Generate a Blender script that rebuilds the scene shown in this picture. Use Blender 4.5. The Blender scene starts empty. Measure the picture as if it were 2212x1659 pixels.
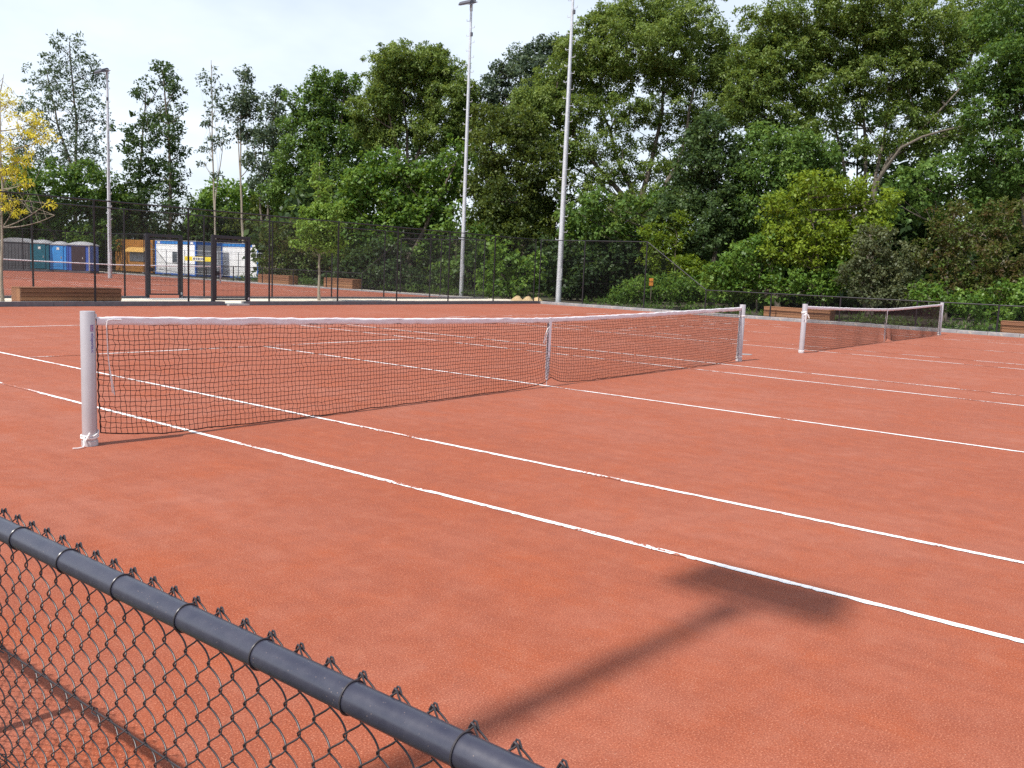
import bpy, math, random
import numpy as np
from mathutils import Vector, Matrix

SC = bpy.context.scene
COL = SC.collection
R = math.radians

# ------------------------------------------------------------------ camera
CAM = np.array([-9.9527, -7.0938, 1.5710])
RGT = np.array([0.61563, -0.78689, 0.0425])
UPV = np.array([0.0742, 0.11158, 0.99098])
FWD = np.array([0.78454, 0.60692, -0.12708])
cd = bpy.data.cameras.new('camera')
cam = bpy.data.objects.new('camera', cd)
COL.objects.link(cam)
cd.sensor_width = 36.0
cd.lens = 36.0 * 2834.05 / 3264.0
cd.clip_start = 0.05
cd.clip_end = 2000
M = Matrix.Identity(4)
for i in range(3):
    M[i][0], M[i][1], M[i][2], M[i][3] = RGT[i], UPV[i], -FWD[i], CAM[i]
cam.matrix_world = M
SC.camera = cam

# ------------------------------------------------------------------ sky, sun, exposure
SUN_EL = 56.0
SUN_XY = np.array([-0.995, 0.10])           # horizontal direction towards the sun
sun_az = math.atan2(SUN_XY[1], SUN_XY[0])
W = bpy.data.worlds.new('World')
SC.world = W
W.use_nodes = True
nt = W.node_tree
nt.nodes.clear()
out = nt.nodes.new('ShaderNodeOutputWorld')
bg = nt.nodes.new('ShaderNodeBackground')
sky = nt.nodes.new('ShaderNodeTexSky')
sky.sky_type = 'NISHITA'
sky.sun_disc = False
sky.sun_elevation = R(SUN_EL)
sky.sun_rotation = math.pi / 2 - sun_az
sky.air_density = 1.0
sky.dust_density = 2.0
sky.ozone_density = 1.0
# thin high cloud drifting over the blue
tc = nt.nodes.new('ShaderNodeTexCoord')
sep = nt.nodes.new('ShaderNodeSeparateXYZ')
nt.links.new(tc.outputs['Generated'], sep.inputs[0])
zz = nt.nodes.new('ShaderNodeMath'); zz.operation = 'ADD'; zz.inputs[1].default_value = 0.25
nt.links.new(sep.outputs['Z'], zz.inputs[0])
cmb = nt.nodes.new('ShaderNodeCombineXYZ')
for k in ('X', 'Y'):
    dv = nt.nodes.new('ShaderNodeMath'); dv.operation = 'DIVIDE'
    nt.links.new(sep.outputs[k], dv.inputs[0]); nt.links.new(zz.outputs[0], dv.inputs[1])
    nt.links.new(dv.outputs[0], cmb.inputs[k])
cn = nt.nodes.new('ShaderNodeTexNoise')
cn.inputs['Scale'].default_value = 1.3
cn.inputs['Detail'].default_value = 5
cn.inputs['Roughness'].default_value = 0.55
nt.links.new(cmb.outputs[0], cn.inputs['Vector'])
cr = nt.nodes.new('ShaderNodeMapRange')
cr.inputs['From Min'].default_value = 0.30
cr.inputs['From Max'].default_value = 0.62
cr.inputs['To Min'].default_value = 0.62
cr.inputs['To Max'].default_value = 1.0
nt.links.new(cn.outputs[0], cr.inputs['Value'])
mx = nt.nodes.new('ShaderNodeMix'); mx.data_type = 'RGBA'
el = nt.nodes.new('ShaderNodeMapRange')           # the veil thins out towards the zenith
el.inputs['From Min'].default_value = 0.05; el.inputs['From Max'].default_value = 0.75
el.inputs['To Min'].default_value = 1.0; el.inputs['To Max'].default_value = 0.15
nt.links.new(sep.outputs['Z'], el.inputs['Value'])
mm = nt.nodes.new('ShaderNodeMath'); mm.operation = 'MULTIPLY'
nt.links.new(cr.outputs[0], mm.inputs[0]); nt.links.new(el.outputs[0], mm.inputs[1])
nt.links.new(mm.outputs[0], mx.inputs[0])
nt.links.new(sky.outputs[0], mx.inputs[6])
mx.inputs[7].default_value = (8.3, 9.1, 10.2, 1)     # white veil in the sky's own units
nt.links.new(mx.outputs[2], bg.inputs[0])
bg.inputs[1].default_value = 0.10
nt.links.new(bg.outputs[0], out.inputs[0])

sd = bpy.data.lights.new('sun', 'SUN')
sd.energy = 4.2
sd.angle = R(0.6)
sd.color = (1.0, 0.955, 0.89)
sun = bpy.data.objects.new('sun', sd)
COL.objects.link(sun)
to_sun = Vector((SUN_XY[0] * math.cos(R(SUN_EL)), SUN_XY[1] * math.cos(R(SUN_EL)), math.sin(R(SUN_EL))))
sun.rotation_euler = to_sun.to_track_quat('Z', 'Y').to_euler()
sun.location = (-30, 0, 40)
vs = SC.view_settings
SC.display_settings.display_device = 'sRGB'
vs.view_transform = 'Standard'
vs.look = 'None'
vs.gamma = 1.0
vs.use_curve_mapping = False
vs.exposure = 0.42
SC.cycles.max_bounces = 8
SC.cycles.diffuse_bounces = 3
SC.cycles.transmission_bounces = 4
SC.cycles.transparent_max_bounces = 6
SC.cycles.use_denoising = False
SC.cycles.sample_clamp_indirect = 4.0

# ------------------------------------------------------------------ helpers
S0 = 2834.05 / 1.47559        # focal length in the units of a 2212 px wide picture


def P2(px, py, depth):
    return CAM + FWD * depth + RGT * ((px - 1106) / S0 * depth) - UPV * ((py - 829.5) / S0 * depth)


def tag(o, label=None, cat=None, group=None, kind=None):
    if label: o['label'] = label
    if cat: o['category'] = cat
    if group: o['group'] = group
    if kind: o['kind'] = kind
    return o


def empty(name, loc=(0, 0, 0), rz=0.0):
    o = bpy.data.objects.new(name, None)
    o.empty_display_size = 0.2
    COL.objects.link(o)
    o.location = loc
    o.rotation_euler = (0, 0, rz)
    return o


def link(name, mesh, parent=None, loc=(0, 0, 0), rot=(0, 0, 0)):
    o = bpy.data.objects.new(name, mesh)
    COL.objects.link(o)
    if parent is not None: o.parent = parent
    o.location = loc
    o.rotation_euler = rot
    return o


def np_mesh(name, V, F, mat, smooth=False, attr=None):
    V = np.asarray(V, np.float32).reshape(-1, 3)
    F = np.asarray(F, np.int32)
    n = F.shape[1]
    me = bpy.data.meshes.new(name)
    me.vertices.add(len(V)); me.vertices.foreach_set('co', V.ravel())
    me.loops.add(F.size); me.loops.foreach_set('vertex_index', F.ravel())
    me.polygons.add(len(F))
    me.polygons.foreach_set('loop_start', np.arange(len(F), dtype=np.int32) * n)
    if smooth: me.polygons.foreach_set('use_smooth', np.ones(len(F), bool))
    me.update(calc_edges=True)
    if attr is not None:
        a = me.attributes.new('tint', 'FLOAT', 'POINT')
        a.data.foreach_set('value', np.asarray(attr, np.float32))
    if mat: me.materials.append(mat)
    return me


class MB:
    """collects boxes, tubes, lathes into one mesh"""
    def __init__(s): s.v = []; s.f = []; s.sm = []
    def add(s, V, F, smooth=False):
        n = len(s.v)
        s.v += [tuple(map(float, p)) for p in V]
        for f in F: s.f.append([n + i for i in f]); s.sm.append(smooth)
        return s
    def box(s, a, b, bev=0.0):
        x0, y0, z0 = a; x1, y1, z1 = b
        if bev <= 0:
            V = [(x0, y0, z0), (x1, y0, z0), (x1, y1, z0), (x0, y1, z0), (x0, y0, z1), (x1, y0, z1), (x1, y1, z1), (x0, y1, z1)]
            F = [(3, 2, 1, 0), (4, 5, 6, 7), (0, 1, 5, 4), (1, 2, 6, 5), (2, 3, 7, 6), (3, 0, 4, 7)]
            return s.add(V, F)
        c = [(x0 + x1) / 2, (y0 + y1) / 2, (z0 + z1) / 2]; h = [(x1 - x0) / 2, (y1 - y0) / 2, (z1 - z0) / 2]
        bev = min(bev, min(h) * 0.9)
        V = []; idx = {}
        for sx in (-1, 1):
            for sy in (-1, 1):
                for sz in (-1, 1):
                    for ax in range(3):
                        p = [sx * h[0], sy * h[1], sz * h[2]]
                        for k in range(3):
                            if k != ax: p[k] -= (sx, sy, sz)[k] * bev
                        idx[(sx, sy, sz, ax)] = len(V); V.append((p[0] + c[0], p[1] + c[1], p[2] + c[2]))
        F = []
        for ax in range(3):
            o1, o2 = [k for k in range(3) if k != ax]
            for sg in (-1, 1):
                q = []
                for (a1, a2) in ((-1, -1), (1, -1), (1, 1), (-1, 1)):
                    t = [0, 0, 0]; t[ax] = sg; t[o1] = a1; t[o2] = a2
                    q.append(idx[(t[0], t[1], t[2], ax)])
                F.append(q)
        for ax in range(3):
            o1, o2 = [k for k in range(3) if k != ax]
            for a1 in (-1, 1):
                for a2 in (-1, 1):
                    t0 = [0, 0, 0]; t0[o1] = a1; t0[o2] = a2; t0[ax] = -1
                    t1 = list(t0); t1[ax] = 1
                    F.append([idx[(*t0, o1)], idx[(*t1, o1)], idx[(*t1, o2)], idx[(*t0, o2)]])
        for sx in (-1, 1):
            for sy in (-1, 1):
                for sz in (-1, 1):
                    F.append([idx[(sx, sy, sz, k)] for k in range(3)])
        return s.add(V, F)
    def tube(s, path, r, n=8, caps=True):
        path = [Vector(p) for p in path]
        rs = r if isinstance(r, (list, tuple, np.ndarray)) else [r] * len(path)
        V = []; F = []
        up = None
        for i, p in enumerate(path):
            t = (path[min(i + 1, len(path) - 1)] - path[max(i - 1, 0)]).normalized()
            if up is None:
                up = Vector((0, 0, 1)) if abs(t.z) < 0.9 else Vector((1, 0, 0))
            a = (up - t * up.dot(t)).normalized(); b = t.cross(a); up = a
            for k in range(n):
                q = 2 * math.pi * k / n
                V.append(p + (a * math.cos(q) + b * math.sin(q)) * rs[i])
        for i in range(len(path) - 1):
            for k in range(n):
                k2 = (k + 1) % n
                F.append((i * n + k, i * n + k2, (i + 1) * n + k2, (i + 1) * n + k))
        if caps:
            F.append(tuple(range(n - 1, -1, -1))); F.append(tuple((len(path) - 1) * n + k for k in range(n)))
        return s.add(V, F, True)
    def lathe(s, prof, n=24, c=(0, 0)):
        V = []; F = []
        for r, z in prof:
            for k in range(n):
                q = 2 * math.pi * k / n
                V.append((c[0] + r * math.cos(q), c[1] + r * math.sin(q), z))
        for i in range(len(prof) - 1):
            for k in range(n):
                k2 = (k + 1) % n
                F.append((i * n + k, i * n + k2, (i + 1) * n + k2, (i + 1) * n + k))
        F.append(tuple(range(n - 1, -1, -1))); F.append(tuple((len(prof) - 1) * n + k for k in range(n)))
        return s.add(V, F, True)
    def mesh(s, name, mat):
        me = bpy.data.meshes.new(name)
        me.from_pydata(s.v, [], s.f)
        me.polygons.foreach_set('use_smooth', s.sm)
        if any(s.sm):
            me.update()
            try: me.set_sharp_from_angle(angle=R(40))
            except Exception: pass
        if mat: me.materials.append(mat)
        me.update()
        return me
    def build(s, name, mat, parent=None, loc=(0, 0, 0), rot=(0, 0, 0)):
        return link(name, s.mesh(name, mat), parent, loc, rot)


def copy_tree(o, parent=None):
    c = o.copy(); COL.objects.link(c)
    if parent is not None: c.parent = parent
    for ch in o.children:
        copy_tree(ch, c)
    return c


# ------------------------------------------------------------------ materials
def nodes(name):
    m = bpy.data.materials.new(name); m.use_nodes = True
    t = m.node_tree
    return m, t, t.nodes['Principled BSDF']


def N(t, kind, **kw):
    n = t.nodes.new(kind)
    for k, v in kw.items():
        if k in n.inputs.keys(): n.inputs[k].default_value = v
        else: setattr(n, k, v)
    return n


def mixc(t, fac, a, b, mode='MIX'):
    m = t.nodes.new('ShaderNodeMix'); m.data_type = 'RGBA'; m.blend_type = mode
    for sock, val in ((0, fac), (6, a), (7, b)):
        if hasattr(val, 'is_output') or isinstance(val, bpy.types.NodeSocket): t.links.new(val, m.inputs[sock])
        else: m.inputs[sock].default_value = val if sock == 0 else (*val, 1) if len(val) == 3 else val
    return m.outputs[2]


def rng_node(t, src, a, b, c=0.0, d=1.0):
    m = N(t, 'ShaderNodeMapRange')
    m.inputs['From Min'].default_value = a; m.inputs['From Max'].default_value = b
    m.inputs['To Min'].default_value = c; m.inputs['To Max'].default_value = d
    t.links.new(src, m.inputs['Value'])
    return m.outputs[0]


def noise(t, vec, scale, detail=3, rough=0.55, dist=0.0):
    n = N(t, 'ShaderNodeTexNoise')
    n.inputs['Scale'].default_value = scale; n.inputs['Detail'].default_value = detail
    n.inputs['Roughness'].default_value = rough; n.inputs['Distortion'].default_value = dist
    if vec is not None: t.links.new(vec, n.inputs['Vector'])
    return n.outputs[0]


def simple(name, col, rough=0.6, metal=0.0, var=0.15, scale=8.0, bump=0.0, bscale=60.0, spec=0.5, stretch=None, dirt=None):
    m, t, b = nodes(name)
    tc = N(t, 'ShaderNodeTexCoord')
    vec = tc.outputs['Object']
    if stretch:
        mp = N(t, 'ShaderNodeMapping'); mp.inputs['Scale'].default_value = stretch
        t.links.new(vec, mp.inputs['Vector']); vec = mp.outputs[0]
    n = noise(t, vec, scale, 4)
    lo = tuple(c * (1 - var) for c in col); hi = tuple(min(1, c * (1 + var)) for c in col)
    c = mixc(t, rng_node(t, n, 0.3, 0.7), lo, hi)
    if dirt:
        n2 = noise(t, tc.outputs['Object'], dirt[1], 5, 0.7)
        c = mixc(t, rng_node(t, n2, dirt[2], dirt[2] + 0.15), c, dirt[0])
    t.links.new(c, b.inputs['Base Color'])
    b.inputs['Roughness'].default_value = rough
    b.inputs['Metallic'].default_value = metal
    b.inputs['Specular IOR Level'].default_value = spec
    if bump > 0:
        nb = noise(t, vec, bscale, 3)
        bp = N(t, 'ShaderNodeBump'); bp.inputs['Strength'].default_value = bump; bp.inputs['Distance'].default_value = 0.01
        t.links.new(nb, bp.inputs['Height']); t.links.new(bp.outputs[0], b.inputs['Normal'])
    return m


def clay_nodes(t):
    """crushed brick: returns colour, height, using world position"""
    g = N(t, 'ShaderNodeNewGeometry')
    pos = g.outputs['Position']
    big = noise(t, pos, 0.32, 5, 0.6, 0.6)
    mid = noise(t, pos, 1.9, 5, 0.6, 0.4)
    mp = N(t, 'ShaderNodeMapping'); mp.inputs['Scale'].default_value = (5.0, 0.45, 1); mp.inputs['Rotation'].default_value = (0, 0, R(4))
    t.links.new(pos, mp.inputs['Vector'])
    streak = noise(t, mp.outputs[0], 1.0, 4, 0.6, 0.3)
    c = mixc(t, rng_node(t, big, 0.36, 0.64), (0.292, 0.075, 0.037), (0.345, 0.115, 0.072))
    c = mixc(t, rng_node(t, mid, 0.42, 0.66, 0, 0.85), c, (0.330, 0.077, 0.030))
    c = mixc(t, rng_node(t, streak, 0.38, 0.62, 0.0, 0.30), c, (0.215, 0.056, 0.031))
    pat = noise(t, pos, 7.0, 4, 0.65, 0.3)
    c = mixc(t, rng_node(t, pat, 0.34, 0.50, 0.30, 0.0), c, (0.215, 0.058, 0.034))
    c = mixc(t, rng_node(t, pat, 0.52, 0.70, 0.0, 0.32), c, (0.36, 0.135, 0.085))
    mp2 = N(t, 'ShaderNodeMapping'); mp2.inputs['Scale'].default_value = (38.0, 0.9, 1); mp2.inputs['Rotation'].default_value = (0, 0, R(-3))
    t.links.new(pos, mp2.inputs['Vector'])
    brush = noise(t, mp2.outputs[0], 1.0, 3, 0.6, 0.4)
    c = mixc(t, rng_node(t, brush, 0.52, 0.72, 0.0, 0.12), c, (0.40, 0.16, 0.105))
    gr = noise(t, pos, 150.0, 3, 0.65)
    c = mixc(t, rng_node(t, gr, 0.30, 0.46, 0.75, 0.0), c, (0.125, 0.030, 0.017))
    c = mixc(t, rng_node(t, gr, 0.55, 0.68, 0.0, 0.9), c, (0.55, 0.23, 0.14))
    vo = N(t, 'ShaderNodeTexVoronoi'); vo.inputs['Scale'].default_value = 26.0
    t.links.new(pos, vo.inputs['Vector'])
    chip = rng_node(t, vo.outputs['Distance'], 0.035, 0.06, 1.0, 0.0)
    c = mixc(t, chip, c, (0.46, 0.28, 0.22))
    cr = noise(t, pos, 70.0, 4, 0.75)
    return c, cr, gr, mid


def make_clay():
    m, t, b = nodes('clay')
    c, cr, gr, mid = clay_nodes(t)
    t.links.new(c, b.inputs['Base Color'])
    b.inputs['Roughness'].default_value = 0.95
    b.inputs['Specular IOR Level'].default_value = 0.12
    b.inputs['Sheen Weight'].default_value = 0.24      # pale dust at grazing angles; sky sheen and veil also put in here
    b.inputs['Sheen Roughness'].default_value = 0.28
    b.inputs['Sheen Tint'].default_value = (1.0, 0.68, 0.58, 1)
    ad = N(t, 'ShaderNodeMath', operation='MULTIPLY_ADD'); ad.inputs[1].default_value = 0.5
    t.links.new(gr, ad.inputs[0]); t.links.new(cr, ad.inputs[2])
    bp = N(t, 'ShaderNodeBump'); bp.inputs['Strength'].default_value = 0.7; bp.inputs['Distance'].default_value = 0.006
    t.links.new(ad.outputs[0], bp.inputs['Height']); t.links.new(bp.outputs[0], b.inputs['Normal'])
    return m


def make_tape(name, lo, hi, long_axis):
    """white court tape, partly swept over with clay; lo/hi set how much is covered"""
    m, t, b = nodes(name)
    c, cr, gr, mid = clay_nodes(t)
    g = N(t, 'ShaderNodeNewGeometry')
    mp = N(t, 'ShaderNodeMapping')
    mp.inputs['Scale'].default_value = (6.0, 1.1, 1) if long_axis == 'y' else (1.1, 6.0, 1)
    t.links.new(g.outputs['Position'], mp.inputs['Vector'])
    n1 = noise(t, mp.outputs[0], 0.9, 3, 0.6)
    n2 = noise(t, g.outputs['Position'], 38.0, 4, 0.65)
    s = N(t, 'ShaderNodeMath', operation='MULTIPLY_ADD'); s.inputs[1].default_value = 0.35
    t.links.new(n2, s.inputs[0]); t.links.new(n1, s.inputs[2])
    mask = rng_node(t, s.outputs[0], lo, hi)
    # fine cross ribs of the tape
    sp = N(t, 'ShaderNodeSeparateXYZ'); t.links.new(g.outputs['Position'], sp.inputs[0])
    md = N(t, 'ShaderNodeMath', operation='PINGPONG'); md.inputs[1].default_value = 0.03
    t.links.new(sp.outputs['Y' if long_axis == 'y' else 'X'], md.inputs[0])
    rib = rng_node(t, md.outputs[0], 0.0006, 0.0016)
    w = mixc(t, rib, (0.45, 0.40, 0.38), (0.84, 0.84, 0.84))
    n3 = noise(t, g.outputs['Position'], 90.0, 3, 0.6)
    w = mixc(t, rng_node(t, n3, 0.58, 0.75, 0, 0.5), w, (0.66, 0.40, 0.32))
    col = mixc(t, mask, w, c)
    t.links.new(col, b.inputs['Base Color'])
    b.inputs['Roughness'].default_value = 0.75
    bp = N(t, 'ShaderNodeBump'); bp.inputs['Strength'].default_value = 0.3; bp.inputs['Distance'].default_value = 0.004
    t.links.new(cr, bp.inputs['Height']); t.links.new(bp.outputs[0], b.inputs['Normal'])
    return m


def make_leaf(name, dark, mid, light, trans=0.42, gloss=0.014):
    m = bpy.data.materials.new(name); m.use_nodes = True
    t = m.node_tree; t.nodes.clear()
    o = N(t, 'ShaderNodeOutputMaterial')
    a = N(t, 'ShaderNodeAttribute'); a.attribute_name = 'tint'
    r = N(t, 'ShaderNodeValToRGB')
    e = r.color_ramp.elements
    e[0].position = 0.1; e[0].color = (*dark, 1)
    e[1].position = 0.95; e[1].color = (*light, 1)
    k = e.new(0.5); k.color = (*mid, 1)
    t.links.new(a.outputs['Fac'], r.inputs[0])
    d = N(t, 'ShaderNodeBsdfDiffuse'); t.links.new(r.outputs[0], d.inputs[0])
    tr = N(t, 'ShaderNodeBsdfTranslucent')
    tcol = mixc(t, 0.5, r.outputs[0], tuple(min(1, x * f) for x, f in zip(light, (1.5, 1.35, 0.6))))
    t.links.new(tcol, tr.inputs[0])
    m1 = N(t, 'ShaderNodeMixShader'); m1.inputs[0].default_value = trans
    t.links.new(d.outputs[0], m1.inputs[1]); t.links.new(tr.outputs[0], m1.inputs[2])
    gl = N(t, 'ShaderNodeBsdfGlossy'); gl.inputs['Roughness'].default_value = 0.45; gl.inputs[0].default_value = (1, 1, 1, 1)
    m2 = N(t, 'ShaderNodeMixShader'); m2.inputs[0].default_value = gloss
    t.links.new(m1.outputs[0], m2.inputs[1]); t.links.new(gl.outputs[0], m2.inputs[2])
    t.links.new(m2.outputs[0], o.inputs[0])
    return m


def make_wood():
    m, t, b = nodes('hardwood')
    tc = N(t, 'ShaderNodeTexCoord'); oi = N(t, 'ShaderNodeObjectInfo')
    mp = N(t, 'ShaderNodeMapping'); mp.inputs['Scale'].default_value = (0.5, 9, 9)
    t.links.new(tc.outputs['Object'], mp.inputs['Vector'])
    n = noise(t, mp.outputs[0], 1.5, 4, 0.6)
    c = mixc(t, rng_node(t, n, 0.3, 0.7), (0.165, 0.068, 0.033), (0.25, 0.112, 0.055))
    c = mixc(t, rng_node(t, oi.outputs['Random'], 0, 1, 0.0, 0.6), c, (0.36, 0.18, 0.085))
    t.links.new(c, b.inputs['Base Color']); b.inputs['Roughness'].default_value = 0.7
    bp = N(t, 'ShaderNodeBump'); bp.inputs['Strength'].default_value = 0.3; bp.inputs['Distance'].default_value = 0.004
    t.links.new(n, bp.inputs['Height']); t.links.new(bp.outputs[0], b.inputs['Normal'])
    return m


def make_rail():
    m, t, b = nodes('coated_rail')
    tc = N(t, 'ShaderNodeTexCoord')
    n = noise(t, tc.outputs['Object'], 25, 4, 0.6)
    c = mixc(t, rng_node(t, n, 0.3, 0.7), (0.028, 0.028, 0.046), (0.042, 0.041, 0.060))
    vo = N(t, 'ShaderNodeTexVoronoi'); vo.inputs['Scale'].default_value = 140
    t.links.new(tc.outputs['Object'], vo.inputs['Vector'])
    sp = rng_node(t, vo.outputs['Distance'], 0.07, 0.14, 1, 0)
    n2 = noise(t, tc.outputs['Object'], 30, 2)
    mu = N(t, 'ShaderNodeMath', operation='MULTIPLY'); t.links.new(sp, mu.inputs[0])
    t.links.new(rng_node(t, n2, 0.45, 0.6), mu.inputs[1])
    c = mixc(t, mu.outputs[0], c, (0.17, 0.13, 0.12))
    t.links.new(c, b.inputs['Base Color'])
    t.links.new(rng_node(t, n, 0.3, 0.7, 0.24, 0.38), b.inputs['Roughness'])
    b.inputs['Specular IOR Level'].default_value = 0.95
    return m


clay = make_clay()
tape_good = {a: make_tape('tape_clean_' + a, 0.768, 0.782, a) for a in 'xy'}
tape_mid = {a: make_tape('tape_worn_' + a, 0.725, 0.74, a) for a in 'xy'}
tape_poor = {a: make_tape('tape_buried_' + a, 0.645, 0.66, a) for a in 'xy'}
wood = make_wood()
rail_mat = make_rail()
wire_mat = simple('coated_wire', (0.040, 0.034, 0.038), 0.33, 0, 0.2, 30, spec=0.6)
fence_mat = simple('black_coating', (0.016, 0.016, 0.020), 0.45, 0, 0.2, 6)
cord_mat = simple('net_cord', (0.030, 0.014, 0.013), 0.8, 0, 0.3, 40)
white_cord = simple('white_cord', (0.80, 0.79, 0.78), 0.7, 0, 0.06, 40)
band_mat = simple('white_band', (0.78, 0.75, 0.78), 0.75, 0, 0.05, 12, bump=0.25, bscale=45)
post_mat = simple('silver_paint', (0.47, 0.445, 0.465), 0.36, 0.35, 0.05, 5, dirt=((0.5, 0.36, 0.32), 9, 0.62))
steel = simple('galvanised_steel', (0.60, 0.62, 0.65), 0.42, 0.45, 0.12, 9)
dark_steel = simple('lamp_housing', (0.10, 0.10, 0.12), 0.45, 0.2, 0.1, 9)
lamp_glass = simple('lamp_glass', (0.30, 0.32, 0.36), 0.15, 0, 0.05, 4)
concrete = simple('concrete', (0.25, 0.25, 0.265), 0.9, 0, 0.15, 5, bump=0.3, bscale=70, dirt=((0.50, 0.45, 0.37), 3.0, 0.58))
kerb_dark = simple('dark_kerb', (0.17, 0.165, 0.175), 0.85, 0, 0.15, 6, bump=0.3, bscale=70, dirt=((0.36, 0.17, 0.12), 4.0, 0.6))
paver = simple('grey_slab', (0.34, 0.34, 0.34), 0.9, 0, 0.12, 6, bump=0.2)
sand = simple('pale_sand', (0.70, 0.63, 0.51), 0.95, 0, 0.12, 3, bump=0.6, bscale=50, dirt=((0.52, 0.42, 0.29), 1.5, 0.62))
sand_heap_mat = simple('yellow_sand', (0.42, 0.31, 0.17), 0.95, 0, 0.15, 6, bump=0.5, bscale=40)
soil = simple('leaf_litter', (0.055, 0.044, 0.030), 0.95, 0, 0.4, 2.5, bump=0.6, bscale=12, dirt=((0.06, 0.09, 0.03), 0.8, 0.5))
bark = simple('bark', (0.115, 0.095, 0.075), 0.9, 0, 0.4, 5, bump=0.8, bscale=16, stretch=(3, 3, 0.6))
bark_mid = simple('brown_bark', (0.135, 0.115, 0.09), 0.9, 0, 0.35, 5, bump=0.7, bscale=18, stretch=(3, 3, 0.6))
bark_pale = simple('pale_bark', (0.26, 0.225, 0.175), 0.9, 0, 0.3, 6, bump=0.6, bscale=20, stretch=(3, 3, 0.6))
lf = {
    'ash': make_leaf('ash_leaf', (0.055, 0.100, 0.018), (0.130, 0.200, 0.042), (0.250, 0.330, 0.095)),
    'green': make_leaf('green_leaf', (0.044, 0.092, 0.020), (0.092, 0.178, 0.038), (0.180, 0.285, 0.070)),
    'lime': make_leaf('lime_leaf', (0.055, 0.125, 0.020), (0.115, 0.215, 0.036), (0.205, 0.320, 0.065)),
    'dark': make_leaf('dark_shade_leaf', (0.028, 0.054, 0.020), (0.052, 0.098, 0.034), (0.095, 0.155, 0.052)),  # dark green; shade of backlit tree and understory is put into this colour
    'blue': make_leaf('blue_haze_leaf', (0.050, 0.080, 0.056), (0.085, 0.130, 0.085), (0.130, 0.180, 0.112)),  # blue green; on the far left trees bluish haze is put into this colour
    'ivy': make_leaf('ivy_leaf', (0.042, 0.068, 0.016), (0.080, 0.122, 0.026), (0.150, 0.195, 0.042)),
    'yellowgreen': make_leaf('yellowgreen_leaf', (0.085, 0.140, 0.016), (0.155, 0.235, 0.024), (0.250, 0.340, 0.038)),
    'yellow': make_leaf('yellow_leaf', (0.36, 0.34, 0.03), (0.60, 0.53, 0.05), (0.76, 0.68, 0.11)),
    'grey': make_leaf('grey_leaf', (0.060, 0.080, 0.040), (0.105, 0.130, 0.062), (0.180, 0.205, 0.105)),
    'brown': make_leaf('brown_leaf', (0.095, 0.058, 0.024), (0.098, 0.108, 0.030), (0.110, 0.190, 0.040)),
}

# ------------------------------------------------------------------ ground, courts, paths
def sheet(name, x0, y0, x1, y1, z, mat, nx=1, ny=1, label=None, cat=None):
    xs = np.linspace(x0, x1, nx + 1); ys = np.linspace(y0, y1, ny + 1)
    X, Y = np.meshgrid(xs, ys, indexing='ij')
    V = np.stack([X, Y, np.full_like(X, z)], -1).reshape(-1, 3)
    i = np.arange(nx)[:, None] * (ny + 1) + np.arange(ny)[None, :]
    F = np.stack([i, i + ny + 1, i + ny + 2, i + 1], -1).reshape(-1, 4)
    o = link(name, np_mesh(name, V, F, mat))
    return tag(o, label, cat, kind='structure')


FX = 25.30          # fence line on the far long side
FY = 18.75          # fence line on the left short side of the near courts
GY = 22.30          # fence line of the other pair of courts
sheet('ground', -700, -700, 900, 900, -0.02, soil, label='dark leaf litter ground under the trees', cat='ground')
sheet('clay_court', -9.10, -19.0, FX - 0.19, FY - 0.14, 0.0, clay, label='red clay surface of the two near tennis courts', cat='clay court')
sheet('clay_court', -9.10, GY + 0.14, FX - 0.19, 60.2, 0.0, clay, label='red clay surface behind the black fence and gates', cat='clay court')
sheet('sand_path', -12.0, FY + 0.06, 27.0, GY - 0.06, 0.045, sand, label='pale sand path between the two high black fences', cat='path')
sheet('sand_path', FX + 0.06, -20.0, FX + 0.55, FY - 0.14, 0.03, sand, label='narrow pale sand strip behind the grey kerb', cat='path')
sheet('sand_path', FX + 0.06, GY + 0.2, FX + 1.5, 66.0, 0.03, sand, label='pale sand strip behind the courts by the white cabins', cat='path')


def kerb(name, a, b, w, h, mat, step, label, inset=0.006):
    """row of edging stones from a to b, each stone its own piece"""
    a = Vector((*a, 0)); b = Vector((*b, 0)); d = b - a; L = d.length
    root = empty(name, a, math.atan2(d.y, d.x))
    tag(root, label, 'kerb', kind='structure')
    n = max(1, round(L / step)); l = L / n
    me = MB().box((inset / 2, -w / 2, -0.1), (l - inset / 2, w / 2, h), 0.008).mesh('kerb_stone', mat)
    for i in range(n):
        link('kerb_stone', me, root, (i * l, random.uniform(-.002, .002), random.uniform(-.003, .003)))
    return root


random.seed(3)
kerb('kerb', (-12.0, FY), (7.55, FY), 0.27, 0.13, kerb_dark, 3.0, 'dark kerb board under the near black fence, left of its gate')
kerb('kerb', (8.35, FY), (FX - 0.14, FY), 0.27, 0.13, kerb_dark, 3.0, 'dark kerb board under the near black fence, right of its gate')
kerb('kerb', (FX, FY + 0.14), (FX, -20), 0.30, 0.12, concrete, 1.0, 'light grey concrete kerb under the low fence along the bushes')
kerb('kerb', (-12.0, GY), (6.8, GY), 0.27, 0.12, kerb_dark, 3.0, 'dark kerb board under the rear black fence, left of its gate')
kerb('kerb', (8.3, GY), (FX - 0.14, GY), 0.27, 0.12, kerb_dark, 3.0, 'dark kerb board under the rear black fence, right of its gate')
kerb('kerb', (FX, GY - 0.14), (FX, 60.3), 0.50, 0.07, concrete, 1.0, 'light grey kerb strip along the far clay courts')
kerb('kerb', (FX, 60.3), (-9, 60.3), 0.3, 0.08, concrete, 1.0, 'grey kerb at the far end of the rear courts, by the portable toilets')
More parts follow.
